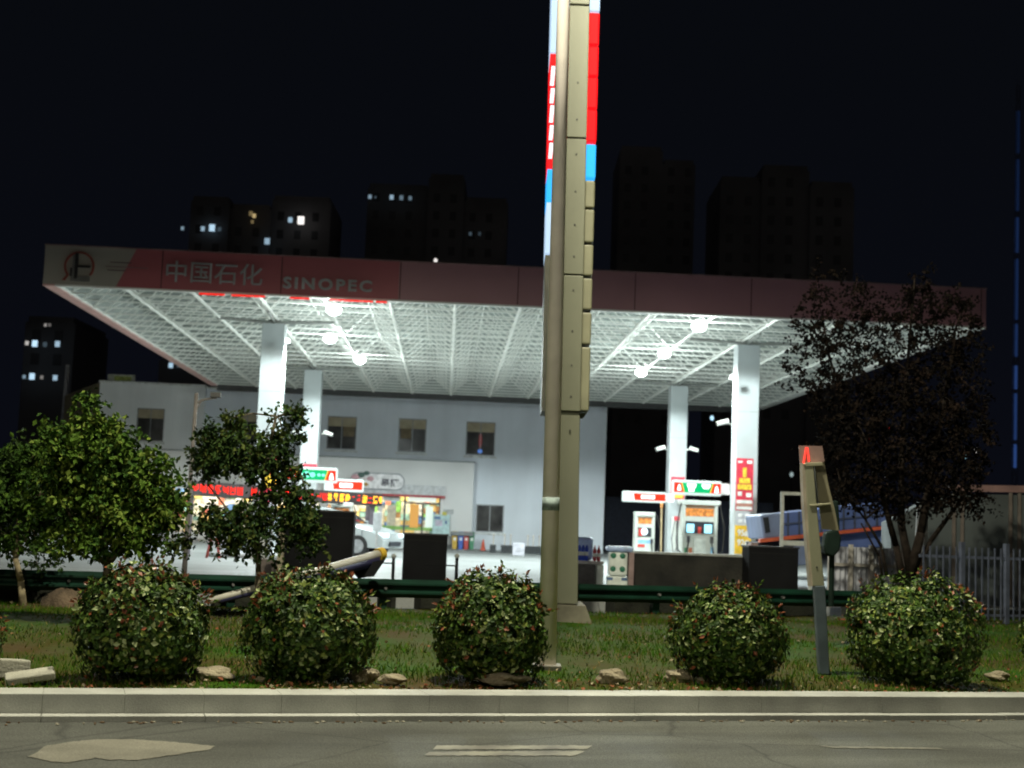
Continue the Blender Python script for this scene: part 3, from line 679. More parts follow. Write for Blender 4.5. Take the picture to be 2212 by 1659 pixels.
# islands
for (cx, cy, nm) in ((0, 0, 0), (1, 1, 1)):
    pass
isl = mat('island_concrete', (.45, .47, .46), .6, 0, .06, 1)
for px, nm in ((1520, 'right'), (640, 'left')):
    c = G(px, 1195, .3)
    Yc = 46
    p = W(px, 1180, Yc)
    tag(MB().box(-1.6, 1.6, -9, 7, .3, .42).build('pump_island', isl, loc=(p.x, Yc, 0), rz=CY+.03, bevel=.05), 'raised pale concrete pump island on the %s side of the forecourt' % nm, 'pump island')
# attendant-style equipment hanging by the right rear column: air hose stand
p = W(1465, 1190, 46.5)
hs = empty('hose_stand', (p.x, p.y, .42), 'white stand with grey looped hoses left of the wide fuel pump', 'hose stand')
MB().box(-.22, .22, .05, .2, 0, 1.5).build('stand', ivory, hs, bevel=.02)
for s in (-.14, 0, .14):
    MB().path([Vector((s, 0, 1.35)), Vector((s-.1, -.08, .8)), Vector((s-.02, -.1, .25)), Vector((s+.1, -.08, .6)), Vector((s+.06, 0, 1.3))], .018, n=6).build('hose', mat('hose_grey', (.2, .19, .2), .5), hs)
MB().box(-.16, .16, -.03, .05, 1.38, 1.52).build('hook_rail', mat('red_cap', (.6, .06, .08), .5), hs)
MB().box(-.25, -.08, -.12, .04, 0, .3).box(.02, .2, -.12, .04, 0, .28).build('bucket', mat('bucket_pale', (.62, .78, .8), .5), hs, bevel=.02)

# wall lamp pole with orange tip near the slim pump
p = G(1428, 1193, .3); p = W(1428, 1193, 45)
q = empty('broom', (p.x, p.y, .42), 'thin wooden broom handle upright between the slim pump and the column', 'broom')
MB().tube((0, 0, .04), (-.02, 0, 1.75), .025, n=8).build('handle', mat('wood_pale', (.5, .38, .22), .6), q)
MB().ball((-.02, 0, 1.82), .05, .05, .1, 8, 6).build('head', mat('head_orange', (.7, .3, .1), .6), q)

# ------------------------------------------------------------ car
def make_car(p, rz, label):
    e = empty('parked_car', p, label, 'car', rz)
    paint = mat('car_white', (.42, .46, .47), .25, .1, .03, 1, spec=.6)
    prof = [(-2.2, .35), (-2.25, .75), (-2.1, .98), (-1.6, 1.02), (-1.0, 1.40), (-.2, 1.47), (.45, 1.38), (1.05, 1.0), (1.8, .88), (2.15, .72), (2.25, .5), (2.2, .28)]
    b = MB(); n = len(prof); rings = []
    for y, sc in ((-.86, 0), (-.80, .5), (-.6, 1), (.6, 1), (.80, .5), (.86, 0)):
        ring = []
        for x, z in prof:
            top_ = max(0, z-.95)/.5
            yy = y*(1-.20*top_)
            zz = z - (1-sc)*(.10 if z > .6 else 0)*(1 if top_ < .1 else .5); ring.append(len(b.v)); b.v.append((x*(.985 if sc == 0 else 1), yy, zz))
        rings.append(ring)
    for a, c in zip(rings, rings[1:]):
        for i in range(n): j = (i+1) % n; b.f.append([a[i], c[i], c[j], a[j]]); b.m.append(0)
    b.f.append(rings[0]); b.f.append(rings[-1][::-1]); b.m += [0, 0]
    b.build('body', paint, e, smooth=False)
    gm_ = mat('car_glass', (.02, .025, .03), .05, spec=.9)
    MB().prism([(-1.35, 1.02), (.85, 1.0), (.4, 1.30), (-.2, 1.375), (-.9, 1.32)], -.845, -.735).prism([(-1.35, 1.02), (.85, 1.0), (.4, 1.30), (-.2, 1.375), (-.9, 1.32)], .735, .845).build('side_window', gm_, e)
    w_ = MB(); w_.face([(1.06, -.62, 1.02), (1.06, .62, 1.02), (.50, .55, 1.385), (.50, -.55, 1.385)]); w_.build('windscreen', gm_, e)
    for s in (-1, 1):
        MB().box(1.98, 2.27, s*.66-.16, s*.66+.16, .60, .74).build('headlight', emi('headlamp_glow', (.8, .95, 1), 1.3), e, bevel=.03)
        MB().box(-2.27, -2.1, s*.66-.16, s*.66+.16, .72, .88).build('tail_light', mat('tail_red', (.5, .02, .02), .3), e, bevel=.02)
        for x in (-1.35, 1.38):
            w_ = MB().tube((x, s*.70, .32), (x, s*.885, .32), .33, n=22).build('wheel', mat('tyre_black', (.015, .015, .015), .8), e)
            r_ = MB().tube((x, s*.887, .32), (x, s*.893, .32), .21, n=14)
            r_.build('rim', mat('rim_silver', (.5, .5, .52), .3, .8), w_)
        MB().box(.75, .92, s*.93-.09, s*.93+.09, .98, 1.10).build('mirror', paint, e, bevel=.02)
    MB().box(2.22, 2.28, -.45, .45, .34, .48).build('grille', blk, e)
    MB().box(1.5, 1.52, -.88, -.865, .3, .8).build('door_line', blk, e)
    return e
cp_ = W(702, 1200, 44); make_car(Vector((cp_.x, 44.5, .3)), -.30, 'white sedan parked beyond the fallen post, front wheel and headlamp in view')

# ------------------------------------------------------------ dark boxes, low wall by the forecourt edge
dark = mat('dark_panel', (.012, .0125, .014), .9, 0, .2, 1.5, spec=.15)  # near black: shade on the backlit boxes is put into the colour
def darkbox(px0, py0, px1, py1, Y, dpt, label, name='equipment_cabinet', m=dark, posts=True):
    c, w_, h_ = pbox(px0, py0, px1, py1, Y); top = c.z+h_/2
    e = empty(name, (c.x, c.y, .3), label, 'cabinet', .04)
    MB().box(-w_/2, w_/2, 0, dpt, 0.03, top-.3).build('body', m, e, bevel=.012)
    MB().box(-w_/2-.015, w_/2+.015, -.012, dpt+.012, top-.3, top-.27).build('lid', mat('lid_dark', (.014, .014, .014), .6), e)
    MB().box(-w_/2+.03, w_/2-.03, .03, dpt-.03, 0, .03).build('plinth', mat('plinth_dark', (.02, .02, .02), .9), e)
    MB().box(-w_/2+.04, w_/2-.04, -.006, 0, .06, .075).box(-w_/2+.04, w_/2-.04, -.006, 0, top-.40, top-.385).build('seam', mat('seam_black', (.008, .008, .008), .9), e)
    return e
darkbox(610, 1105, 762, 1242, 25.0, .5, 'largest dark grey cabinet behind the fallen post, left of the car')
darkbox(870, 1156, 965, 1252, 25.0, .6, 'medium square black cabinet in front of the coloured bins')
darkbox(1617, 1184, 1725, 1276, 24.5, .6, 'black cabinet at the right end of the low grey wall')
c, w_, h_ = pbox(1362, 1196, 1617, 1275, 25.0); top = c.z+h_/2
lw = empty('low_wall', (c.x, c.y, .3), 'long low dark stained concrete wall in front of the pumps', 'wall', .04)
MB().box(-w_/2, w_/2, 0, .5, 0, top-.33).build('wall', mat('stained_concrete', (.042, .040, .033), .9, 0, .3, 2.2, .5, col2=(.014, .014, .013)), lw)
MB().box(-w_/2-.02, w_/2, -.02, .55, top-.33, top-.29).build('coping', mat('coping_pale', (.4, .42, .4), .7), lw)
# tan post + brick planter with white block at the left
p = W(604, 1238, 24.5)
tag(MB().box(-.05, .05, -.05, .05, .3, 1.55).build('marker_post', mat('post_tan', (.36, .32, .22), .8, 0, .15, 5), loc=(p.x, p.y, 0)), 'tan square post standing against the left side of the largest dark cabinet', 'post')
c, w_, h_ = pbox(553, 1208, 598, 1245, 26); 
bp_ = mat('brown_brick', (.20, .165, .15), .85, 0, .2, 9)
tag(MB().box(-w_/2, w_/2, 0, .5, .3, c.z+h_/2).build('brick_plinth', bp_, loc=(c.x, c.y, 0)), 'small brown brick plinth left of the tan post', 'plinth')
c, w_, h_ = pbox(556, 1150, 597, 1207, 27); cc = c
vb = empty('white_tank', (c.x, 27, c.z-h_/2), 'white rounded tank standing on the brown brick plinth behind the dark tree', 'tank')
MB().box(-w_/2, w_/2, 0, .5, 0, h_*.3).build('base', mat('tank_white', (.78, .82, .84), .4), vb, bevel=.04)
MB().box(-w_/2, w_/2, 0, .45, h_*.32, h_*.95).build('body', mat('tank_white', (.78, .82, .84), .4), vb, bevel=.08)
vb.location.y = 26.05
# thin black bollards with rail
for (px, l) in ((848, 'left'), (985, 'right')):
    p = W(px, 1256, 24.0); 
    e = empty('bollard', (p.x, p.y, .3), 'thin black bollard with round cap just %s of the square black cabinet' % l, 'bollard', group='thin black bollards by the black cabinet')
    MB().tube((0, 0, 0), (0, 0, W(px, 1204, 24.0).z-.3), .028, n=10).build('post', dark, e)
    MB().ball((0, 0, W(px, 1201, 24.0).z-.3), .045, .045, .045, 10, 6).build('cap', mat('cap_pale', (.4, .42, .4), .5), e)
    MB().tube((-.02, 0, .38), (-.55, 0, .38), .012, n=6).build('rail', dark, e)

# bins, cone, planters, table and goods
bx = empty('bin_shelter', (0, 0, 0), 'grey shelter standing behind the four coloured bins', 'shelter')
bpanel(973, 1150, 1022, 1156, 2.2, 'roof', mat('shelter_grey', (.2, .21, .22), .6), bx, .8); bpanel(973, 1156, 1022, 1190, 1.5, 'back', mat('shelter_back', (.16, .17, .2), .7), bx, .04)
for px, cn, c in ((981, 'yellow', (.62, .40, .06)), (994, 'blue', (.06, .14, .55)), (1006, 'red', (.5, .06, .06)), (1018, 'green', (.06, .24, .13))):
    p = B(px, 1192, 1.9); av = Vector((math.cos(BY), math.sin(BY), 0)); q = Vector((*BO, 0))+av*p[0]-Bv*2.0
    e = empty('recycling_bin', (q.x, q.y, .3), '%s bin in the row of recycling bins under the shelter' % cn, 'bin', BY, 'coloured recycling bins')
    b_ = MB(); b_.v += [(-.09, 0, 0), (.09, 0, 0), (.09, .4, 0), (-.09, .4, 0), (-.12, -.03, .68), (.12, -.03, .68), (.12, .45, .68), (-.12, .45, .68)]
    b_.f += [[0, 3, 2, 1], [0, 1, 5, 4], [1, 2, 6, 5], [2, 3, 7, 6], [3, 0, 4, 7], [4, 5, 6, 7]]; b_.m += [0]*6
    b_.build('body', mat('bin_'+cn, c, .5), e); MB().box(-.12, .12, -.05, .45, .68, .76).build('lid', mat('bin_lid_'+cn, tuple(x*.8 for x in c), .5), e, bevel=.015)
    MB().box(-.05, .05, -.035, -.02, .38, .5).build('label', pw, e)
    e.scale = (1.0, 1, 1.05)
p = W(1043, 1192, 62); cn = empty('traffic_cone', (p.x, 62, .3), 'small orange red traffic cone standing near the wall right of the bins', 'traffic cone')
MB().tube((0, 0, .03), (0, 0, .5), .12, .025, 14).build('cone', mat('cone_red', (.6, .08, .03), .5), cn); MB().box(-.2, .2, -.2, .2, 0, .03).build('base', mat('cone_base', (.05, .04, .04), .7), cn)
for i, px in enumerate((1064, 1088, 1101, 1138, 1150, 1163)):
    p = W(px, 1195, 60)
    e = empty('planter', (p.x, 60, .3), '%s dark planter from the left, pale stake, along the foot of the wall' % ('first', 'second', 'third', 'fourth', 'fifth', 'sixth')[i], 'planter', group='dark planters along the wall foot')
    MB().box(-.13, .13, -.1, .15, 0, .32).build('pot', mat('pot_dark', (.04, .045, .05), .7), e, bevel=.02); MB().tube((.02, 0, .32), (.02, 0, .72), .025, n=6).ball((.02, 0, .74), .045, .045, .05, 8, 5).build('stake', mat('stake_pale', (.6, .55, .5), .7), e)
c, w_, h_ = pbox(1107, 1180, 1133, 1208, 50)
e = empty('standing_notice', (c.x, 50, .3), 'white standing notice board in front of the dark planters', 'notice board')
MB().box(-w_/2, w_/2, 0, .03, .1, .1+h_).build('board', mat('notice_white', (.50, .50, .56), .5), e); MB().box(-w_*.3, w_*.3, -.008, 0, .1+h_*.3, .1+h_*.36).box(-w_*.2, w_*.2, -.008, 0, .1+h_*.5, .1+h_*.55).build('print', mat('print_grey', (.35, .35, .4), .6), e); MB().box(-w_*.45, -w_*.4, 0, .2, 0, .1).box(w_*.4, w_*.45, 0, .2, 0, .1).build('foot', mat('leg_grey', (.4, .4, .4), .5), e)
# red/white barriers at the left
p = W(460, 1215, 36)
e = empty('barrier_stand', (p.x, 36, .3), 'small red and white folding barrier standing on the forecourt below the dark tree', 'barrier', group=None)
for s in (-1, 1):
    MB().tube((s*.16, -.05, 0), (s*.05, 0, .62), .035, n=8).build('leg', mat('barrier_red', (.5, .06, .05), .5), e)
MB().box(-.16, .16, -.03, .03, .36, .5).build('board', mat('barrier_white', (.8, .78, .78), .5), e)
# table with water packs
c, w_, h_ = pbox(1240, 1212, 1304, 1217, 27)
e = empty('display_table', (c.x, 27, .3), 'pale topped display table with a grey brick front behind the pylon', 'table')
MB().box(-w_/2, w_/2, -.1, .5, c.z-.3-.03, c.z-.3+.03).build('top', mat('table_top', (.6, .55, .52), .6), e, bevel=.01); MB().box(-w_/2+.02, w_*.22, -.06, .45, 0, c.z-.33).build('front', mat('grey_brick', (.13, .12, .12), .9, 0, .15, 12), e); MB().box(w_*.25, w_/2, -.08, .4, 0, c.z-.34).build('cabinet', mat('cab_white', (.66, .70, .66), .5), e, bevel=.02)
tz = c.z+.03
def pack(px0, py0, px1, Y, name, m1, m2, label, n, top=None, grp=None, base=None):
    c, w_, _ = pbox(px0, py0, px1, py0+1, Y); h = c.z-(base if base else tz)
    e = empty(name, (c.x, Y, base if base else tz), label, 'drink pack', 0, grp); r_ = w_/n/2
    for i in range(n):
        x = -w_/2+r_*(2*i+1)
        b_ = MB().tube((x, 0, 0), (x, 0, h*.72), r_*.95, n=12).tube((x, 0, h*.72), (x, 0, h*.88), r_*.95, r_*.35, n=12).build('bottle', m1, e)
        MB().tube((x, 0, h*.88), (x, 0, h), r_*.35, n=10).build('cap', m2, b_)
        MB().tube((x, 0, h*.28), (x, 0, h*.5), r_*.98, n=12, cap=False).build('label', top or pw, b_)
    return e
pack(1248, 1172, 1272, 26.9, 'water_pack', mat('bottle_blue', (.04, .09, .6), .25), mat('cap_lightblue', (.5, .62, .9), .4), 'shrink wrapped pack of blue drink bottles on the display table', 3)
MB_ = empty('plastic_cover', W(1262, 1213, 27.3)+Vector((0, 0, 0)), 'pale blue rounded plastic cover standing behind the blue bottles', 'plastic cover')
MB_.location.z = tz; MB().box(-.22, .16, 0, .12, 0, .44).build('cover', mat('cover_blue', (.42, .55, .85), .35), MB_, bevel=.09)
pack(1281, 1178, 1298, 26.9, 'bottle_pack', mat('bottle_red', (.45, .03, .04), .3), mat('cap_pink', (.75, .12, .2), .4), 'pair of red bottles with white labels on the display table', 2)
c, w_, h_ = pbox(1312, 1180, 1362, 1262, 24.5)
e = empty('goods_stack', (c.x, 24.5, .3), 'white stacked packs with green dots under a bluish plastic sheet, left of the low wall', 'stack of packs')
wp = mat('pack_white', (.82, .88, .84), .5, 0, .1, 6); T = c.z+h_/2-.3
MB().box(-w_/2+.01, w_/2-.04, 0, .4, 0, T*.36).build('lower_pack', wp, e, bevel=.02); MB().box(-w_/2+.03, w_/2-.05, .0, .4, T*.37, T*.88).build('upper_pack', wp, e, bevel=.04)
for x in (-.08, .08):
    for z in (.52, .80): MB().ball((x-.02, -.005, T*z), .05, .02, .05, 12, 6).build('green_dot', mat('dot_green', (.03, .20, .12), .5), e)
for x in (-.15, .1): MB().box(x-.05, x+.05, -.008, 0, T*.28, T*.34).build('navy_print', mat('print_navy', (.1, .18, .35), .6), e)
MB().box(-w_/2-.02, w_/2+.04, -.03, .45, T*.885, T).build('plastic_sheet', mat('cover_blue', (.42, .55, .85), .35), e, bevel=.04)
MB().box(w_/2-.03, w_/2+.06, 0, .4, 0, T*.88).build('cardboard', mat('card_pink', (.36, .26, .25), .8), e)
c, w_, h_ = pbox(1605, 1172, 1634, 1196, 25.3)
ee = MB().prism([(-w_/2, 0), (w_/2, 0), (w_/2, h_), (w_*.05, h_)], 0, .3).build('cardboard_carton', mat('card_pink', (.36, .26, .25), .8), loc=(c.x, 25.15, c.z-h_/2)); tag(ee, 'pinkish cardboard carton on the right end of the low wall, before the yellow sign', 'carton')

# ------------------------------------------------------------ guard rail
railm = mat('rail_green', (.005, .030, .018), .5, 0, .25, 2, spec=.3); 
ry = math.atan(.359); cs = math.cos(ry)
gr_ = empty('guard_rail', (0, 18.5, 0), 'dark green corrugated guard rail running along the back of the grass verge', 'guard rail', ry)
pr_ = [(0, .42), (-.03, .44), (-.075, .47), (-.075, .49), (-.02, .52), (-.02, .545), (-.075, .58), (-.075, .60), (-.03, .63), (0, .65)]
b = MB(); x0_, x1_ = -9.5, 6.1; n = len(pr_)
for k_ in (0, .006):
    for x in (x0_, x1_):
        for yy, zz in pr_: b.v.append((x, yy+k_, zz))
for i in range(n-1): b.f.append([i, i+1, n+i+1, n+i]); b.f.append([2*n+i, 3*n+i, 3*n+i+1, 2*n+i+1]); b.m += [0, 0]
b.build('beam', railm, gr_)
x = -9.2
while x < 6.1:
    po = MB().box(x-.05, x+.05, .03, .13, .2, .62).build('post', railm, gr_); MB().box(x-.03, x+.03, .0, .03, .47, .60).build('spacer', railm, po); MB().tube((x, -.085, .535), (x, .0, .535), .018, n=6).build('bolt', mat('bolt_grey', (.3, .3, .3), .4, .5), po)
    x += 1.9

def railu(px): 
    d = ray(px, 1300); tt = (18.5+.25)/(d.y-.359*d.x); return (d.x*tt)/math.cos(ry)
bm_ = MB(); gaps = [(440, 480), (812, 862), (872, 926), (1262, 1345), (1790, 1860)]; cur = railu(-300)
for g0_, g1_ in gaps: bm_.box(cur, railu(g0_), .3, .62, .2, .41); cur = railu(g1_)
bm_.box(cur, railu(2500), .3, .62, .2, .41)
tag(bm_.build('soil_edge', mat('soil_edge_dark', (.02, .022, .014), .95, 0, .4, 3, .6), loc=(0, 18.5, 0), rz=ry), kind='structure')

# ------------------------------------------------------------ sign pylon
PY = 17.2
py0 = W(1230, 1312, PY)
pyl = empty('sign_pylon', (py0.x, PY, .24), 'tall narrow petrol station pylon seen edge on, olive panels with lit red and blue boxes', 'sign pylon', .0)
lean = -.0165
olive = mat('pylon_grey', (.195, .20, .145), .5, .1, .05, 1)
def px2(px, py): p = W(px, py, PY); return p.x-py0.x, p.z-.24
def lb(mb, pxl0, pxr0, y0, pxl1, pxr1, y1, ya_, yb_):
    """slanted box: bottom edge pixels at row y0, top at y1"""
    a_, z0 = px2(pxl0, y0); b_, _ = px2(pxr0, y0); c_, z1 = px2(pxl1, y1); d_, _ = px2(pxr1, y1)
    mb.prism([(a_, z0), (b_, z0), (d_, z1), (c_, z1)], ya_, yb_)
def body_l(y): return 1230-(y/888.)*18.5
def body_r(y): return 1274-(y/888.)*21
# lower shaft
s = MB(); lb(s, 1201, 1248, 1304, 1211, 1253, 889, 0, .9); s.build('shaft', olive, pyl, bevel=.012)
rows = [889, 594, 299, 12, -300]
for a_, b_ in zip(rows, rows[1:]):
    m_ = MB(); lb(m_, body_l(a_), body_r(a_), a_-1.5, body_l(b_), body_r(b_), b_+1.5, -.04, .95); m_.build('body_panel', olive, pyl, bevel=.01)
m_ = MB(); lb(m_, 1215, 1250, 887, 1240, 1276, -300, 0, .9); m_.build('core', mat('core_dark', (.04, .04, .035), .8), pyl)
bolts = MB()
for yy in (930, 857, 790, 716, 628, 555, 487, 415, 335, 260, 180):
    xm_ = (body_l(yy)+body_r(yy))/2 if yy < 889 else 1231
    a_, z_ = px2(xm_, yy); bolts.tube((a_, -.05 if yy < 889 else -.01, z_), (a_, -.03, z_), .012, n=8)
bolts.build('bolt', mat('bolt_dark', (.06, .06, .05), .5), pyl)
redE = emi('pylon_red', (1, .008, .012), 1.05); bluE = emi('pylon_blue', (.03, .42, 1), 1.15); whE = emi('pylon_white', (.55, .75, 1), .85)
bxw = mat('box_unlit', (.24, .235, .155), .5, 0, .08, 3)
def rx(y): return 1297-(y/888.)*24
segs = [(20, -120, whE), (93, 22, redE), (161, 95, redE), (231, 163, redE), (303, 233, redE), (382, 307, bluE), (446, 386, bxw), (521, 449, bxw), (593, 525, bxw), (667, 598, bxw), (742, 672, bxw), (887, 747, bxw)]
for y0_, y1_, mm in segs:
    m_ = MB(); lb(m_, body_r(y0_)-.5, rx(y0_), y0_-.7, body_r(y1_)-.5, rx(y1_), y1_+.7, .06, .9)
    m_.build('light_box' if mm is not bxw else 'blank_box', mm, pyl, bevel=.02)
m_ = MB(); lb(m_, 1255, 1262, 900, 1255, 1270, 889, .2, .3); m_.build('bracket', olive, pyl)
# left face boxes: lit red/white lettering, slightly turned
def lxx(y): return 1192-(y/560.)*14
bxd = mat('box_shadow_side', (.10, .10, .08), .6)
segsL = [(110, -120, whE), (182, 112, redE), (360, 184, redE), (430, 362, bluE), (545, 434, whE), (887, 548, bxd)]
for y0_, y1_, mm in segsL:
    m_ = MB(); lb(m_, lxx(y0_), lxx(y0_)+13.5, y0_-.7, lxx(y1_), lxx(y1_)+13.5, y1_+.7, .06, .9)
    o = m_.build('light_box' if mm is not bxw else 'blank_box', mm, pyl)
for y0_, y1_, mm in ((12, -120, whE), (300, 14, emi('pylon_dim_red', (1, .03, .02), .22)), (887, 302, bxd)):
    m_ = MB(); lb(m_, lxx(y0_)+14, body_l(y0_)+.5, y0_-.7, lxx(y1_)+14, body_l(y1_)+.5, y1_+.7, .03, .9)
    m_.build('box_side', mm, pyl)
g = MB()
for k_, (ya_, yb_) in enumerate(((182, 140), (220, 188), (262, 225), (300, 268), (340, 306))):
    lb(g, lxx(ya_)+1, lxx(ya_)+9, ya_, lxx(yb_)+3, lxx(yb_)+12, yb_, .045, .06)
g.build('lettering', emi('pylon_letter', (1, .9, 1), 1.1), pyl)
ft = MB()
for k_, (a_, b_, z0, z1) in enumerate(((-.20, .22, -.12, -.03), )): ft.box(a_, b_, -.25, 1.1, z0, z1)
ft.prism([(-.24, -.03), (.29, -.03), (.19, .215), (-.17, .215)], -.08, 1.0)
ft.build('footing', mat('footing_concrete', (.2, .185, .14), .9, 0, .2, 4), pyl)

# ------------------------------------------------------------ bent arrow sign post at right
SY = 12.45
base = W(1779, 1452, SY)
sg = empty('bent_road_sign', (base.x, SY, base.z), 'leaning olive road sign post with folded boards and a red glowing tip', 'road sign')
def sx2(px, py): p = W(px, py, SY); return p.x-base.x, p.z-base.z
def qpoly(mb, pts, y0, y1): mb.prism([sx2(*p) for p in pts], y0, y1)
ol = mat('sign_back_olive', (.28, .28, .19), .6, 0, .06, 2)
m_ = MB(); qpoly(m_, [(1768, 1456), (1790, 1456), (1780, 1265), (1757, 1265)], -.05, .05); m_.build('sleeve', mat('sleeve_slate', (.075, .10, .12), .5), sg, bevel=.008)
m_ = MB(); qpoly(m_, [(1754, 1266), (1779, 1266), (1763, 1100), (1755, 1004), (1737, 1004), (1741, 1090), (1746, 1180)], -.045, .045); m_.build('post', ol, sg, bevel=.008)
m_ = MB(); qpoly(m_, [(1748, 1266), (1754, 1266), (1741, 1090), (1737, 1004), (1731, 1000), (1734, 1090), (1741, 1180)], -.04, .07); m_.build('side_flange', mat('sign_edge_pale', (.42, .36, .28), .55), sg)
m_ = MB(); qpoly(m_, [(1762, 1002), (1783, 996), (1792, 1045), (1806, 1100), (1815, 1146), (1779, 1143), (1768, 1060)], .05, .075); m_.build('board', mat('board_olive', (.27, .245, .16), .6, .1, .12, 3), sg)
m_ = MB(); qpoly(m_, [(1727, 962), (1778, 963), (1783, 996), (1762, 1003), (1730, 1002)], .03, .045); tp = m_.build('top_board', mat('board_reddish', (.30, .19, .17), .5, 0, .1, 6), sg)
m_ = MB(); 
for pts in ([(1735, 1001), (1739, 1001), (1744, 970), (1741, 966)], [(1744, 970), (1747, 998), (1751, 996), (1747, 966), (1741, 966)]): qpoly(m_, pts, .018, .03)
m_.build('red_marker', emi('marker_red', (1, .06, .04), 1.5), tp)
m_ = MB(); qpoly(m_, [(1733, 1003), (1738, 1008), (1776, 1006), (1773, 999), (1740, 1000)], -.05, .03); m_.build('clamp', mat('clamp_olive', (.38, .36, .24), .5), sg, bevel=.004); m_ = MB(); qpoly(m_, [(1746, 1090), (1748, 1095), (1793, 1090), (1792, 1086)], -.055, .05); m_.build('clamp', mat('clamp_olive', (.42, .38, .24), .5), sg, bevel=.004)
m_ = MB(); q_ = sx2(1762, 1225); m_.tube((q_[0], -.05, q_[1]), (q_[0], -.04, q_[1]), .008, n=8); m_.build('bolt', mat('bolt_dark', (.06, .06, .05), .5), sg)
# dark green covered object behind it
SG = 15.5
def poly(pts, Y, name, m_, label, cat, th, kind=None):
    P_ = [W(a, b_, Y) for a, b_ in pts]; c_ = P_[0]
    o = MB().prism([(p.x-c_.x, p.z-c_.z) for p in P_], 0, th).build(name, m_, loc=c_, bevel=.02)
    return tag(o, label, cat)
dg = empty('wrapped_sign', W(1800, 1290, SG), 'dark green wrapped sign on a thin post behind the bent road sign', 'sign'); c_ = dg.location.copy()
for nm, pts, th in (('cover', [(1786, 1150), (1810, 1142), (1818, 1160), (1815, 1188), (1800, 1204), (1783, 1196), (1780, 1180)], .2), ('fin', [(1796, 1145), (1815, 1146), (1812, 1082), (1802, 1080), (1797, 1100)], .06)):
    MB().prism([(W(a, b_, SG).x-c_.x, W(a, b_, SG).z-c_.z) for a, b_ in pts], 0, th).build(nm, mat('cover_green', (.006, .016, .012), .8, spec=.2), dg, bevel=.02)
MB().tube((0, .1, -.1), (0, .1, W(1800, 1200, SG).z-c_.z), .03, n=8).build('post', mat('cover_green', (.006, .016, .012), .8, spec=.2), dg)

# ------------------------------------------------------------ fallen pole over the rail
A = W(452, 1298, 15.5); Bp = W(826, 1196, 17.6)
fp = empty('fallen_post', A, 'thick grey and navy post with a yellow end, fallen and lying across the guard rail', 'post')
dirn = Bp-A
MB().tube((0, 0, 0), dirn*.97, .034, .060, 20).build('shaft', mat('post_cream', (.52, .50, .44), .5, 0, .08, 4), fp, smooth=True)
MB().tube(dirn*.97, dirn*1.0, .082, n=20).build('end_cap', mat('cap_yellow', (.55, .36, .04), .5), fp)
off = Vector((0, -.012, -.075)); MB().tube(dirn*.05+off*.35, dirn*.965+off*.85, .03, .068, 16).build('under_strip', mat('strip_navy', (.035, .035, .10), .5), fp, smooth=True)
p0 = dirn*.80+Vector((0, 0, -.1)); 
wq = MB(); pp = [W(*q, 17.3)-A for q in ((752, 1226), (832, 1208), (806, 1246), (772, 1250))]; wq.prism([(p.x, p.z) for p in pp], 1.86, 1.9); wq.build('shadow_flap', dark, fp)  # dark sheet standing in for the shadow under the post

# ------------------------------------------------------------ right side: truck, goal frame, sheet fence, shed, steel fence
def quad_thing(): pass
TY = 31.0
tr0 = W(1640, 1200, TY)
tk2 = empty('dump_truck', (tr0.x, TY, .3), 'blue ribbed truck body with an orange rail, parked behind the bent road sign', 'truck')
def tx2(px, py, Y=TY): p = W(px, py, Y); return p.x-tr0.x, p.z-.3
def tp_(mb, pts, y0, y1): mb.prism([tx2(*p) for p in pts], y0, y1)
blu = mat('truck_blue', (.12, .19, .50), .5, 0, .12, 1.5); blu2 = mat('truck_pale_blue', (.24, .31, .52), .5, 0, .12, 1.5)
m_ = MB(); tp_(m_, [(1690, 1162), (1925, 1134), (1918, 1098), (1890, 1086), (1688, 1108)], 0, 2.2); bd = m_.build('bed', blu, tk2, bevel=.03)
m_ = MB()
for q in range(9):
    x_ = 1700+q*24; tp_(m_, [(x_, 1160-(x_-1690)*.12), (x_+3.5, 1160-(x_-1690)*.12), (x_+3.5, 1108-(x_-1690)*.107), (x_, 1108-(x_-1690)*.107)], -.05, 0)
tp_(m_, [(1690, 1134), (1922, 1112), (1922, 1109), (1690, 1131)], -.06, 0)
m_.build('rib', mat('rib_dark', (.07, .09, .16), .5), bd)
m_ = MB(); tp_(m_, [(1640, 1172), (1930, 1141), (1930, 1134), (1640, 1164)], -.12, .1); m_.build('orange_rail', mat('rail_orange', (.75, .14, .06), .5), tk2)
m_ = MB(); tp_(m_, [(1642, 1112), (1688, 1107), (1690, 1162), (1650, 1166)], 0, 2.0); cb = m_.build('cab', blu2, tk2, bevel=.05)
m_ = MB(); tp_(m_, [(1648, 1118), (1660, 1117), (1664, 1150), (1653, 1152)], -.01, 0); m_.build('cab_window', blk, cb)
m_ = MB(); tp_(m_, [(1735, 1158), (1920, 1142), (1920, 1182), (1740, 1190)], .2, 2.0); m_.build('lower_body', blu, tk2, bevel=.03)
m_ = MB(); tp_(m_, [(1643, 1172), (1735, 1164), (1738, 1196), (1648, 1200)], .3, 1.9); m_.build('chassis', mat('chassis_dark', (.03, .03, .06), .6), tk2)
m_ = MB(); tp_(m_, [(1716, 1180), (1745, 1178), (1748, 1220), (1718, 1222)], -.02, .2); m_.build('side_tank', blu2, tk2, bevel=.03)
for px in (1665, 1850, 1900):
    a_, _ = tx2(px, 1200); MB().tube((a_, .05, .45), (a_, .35, .45), .45, n=22).build('wheel', mat('tyre_black', (.015, .015, .015), .8), tk2)
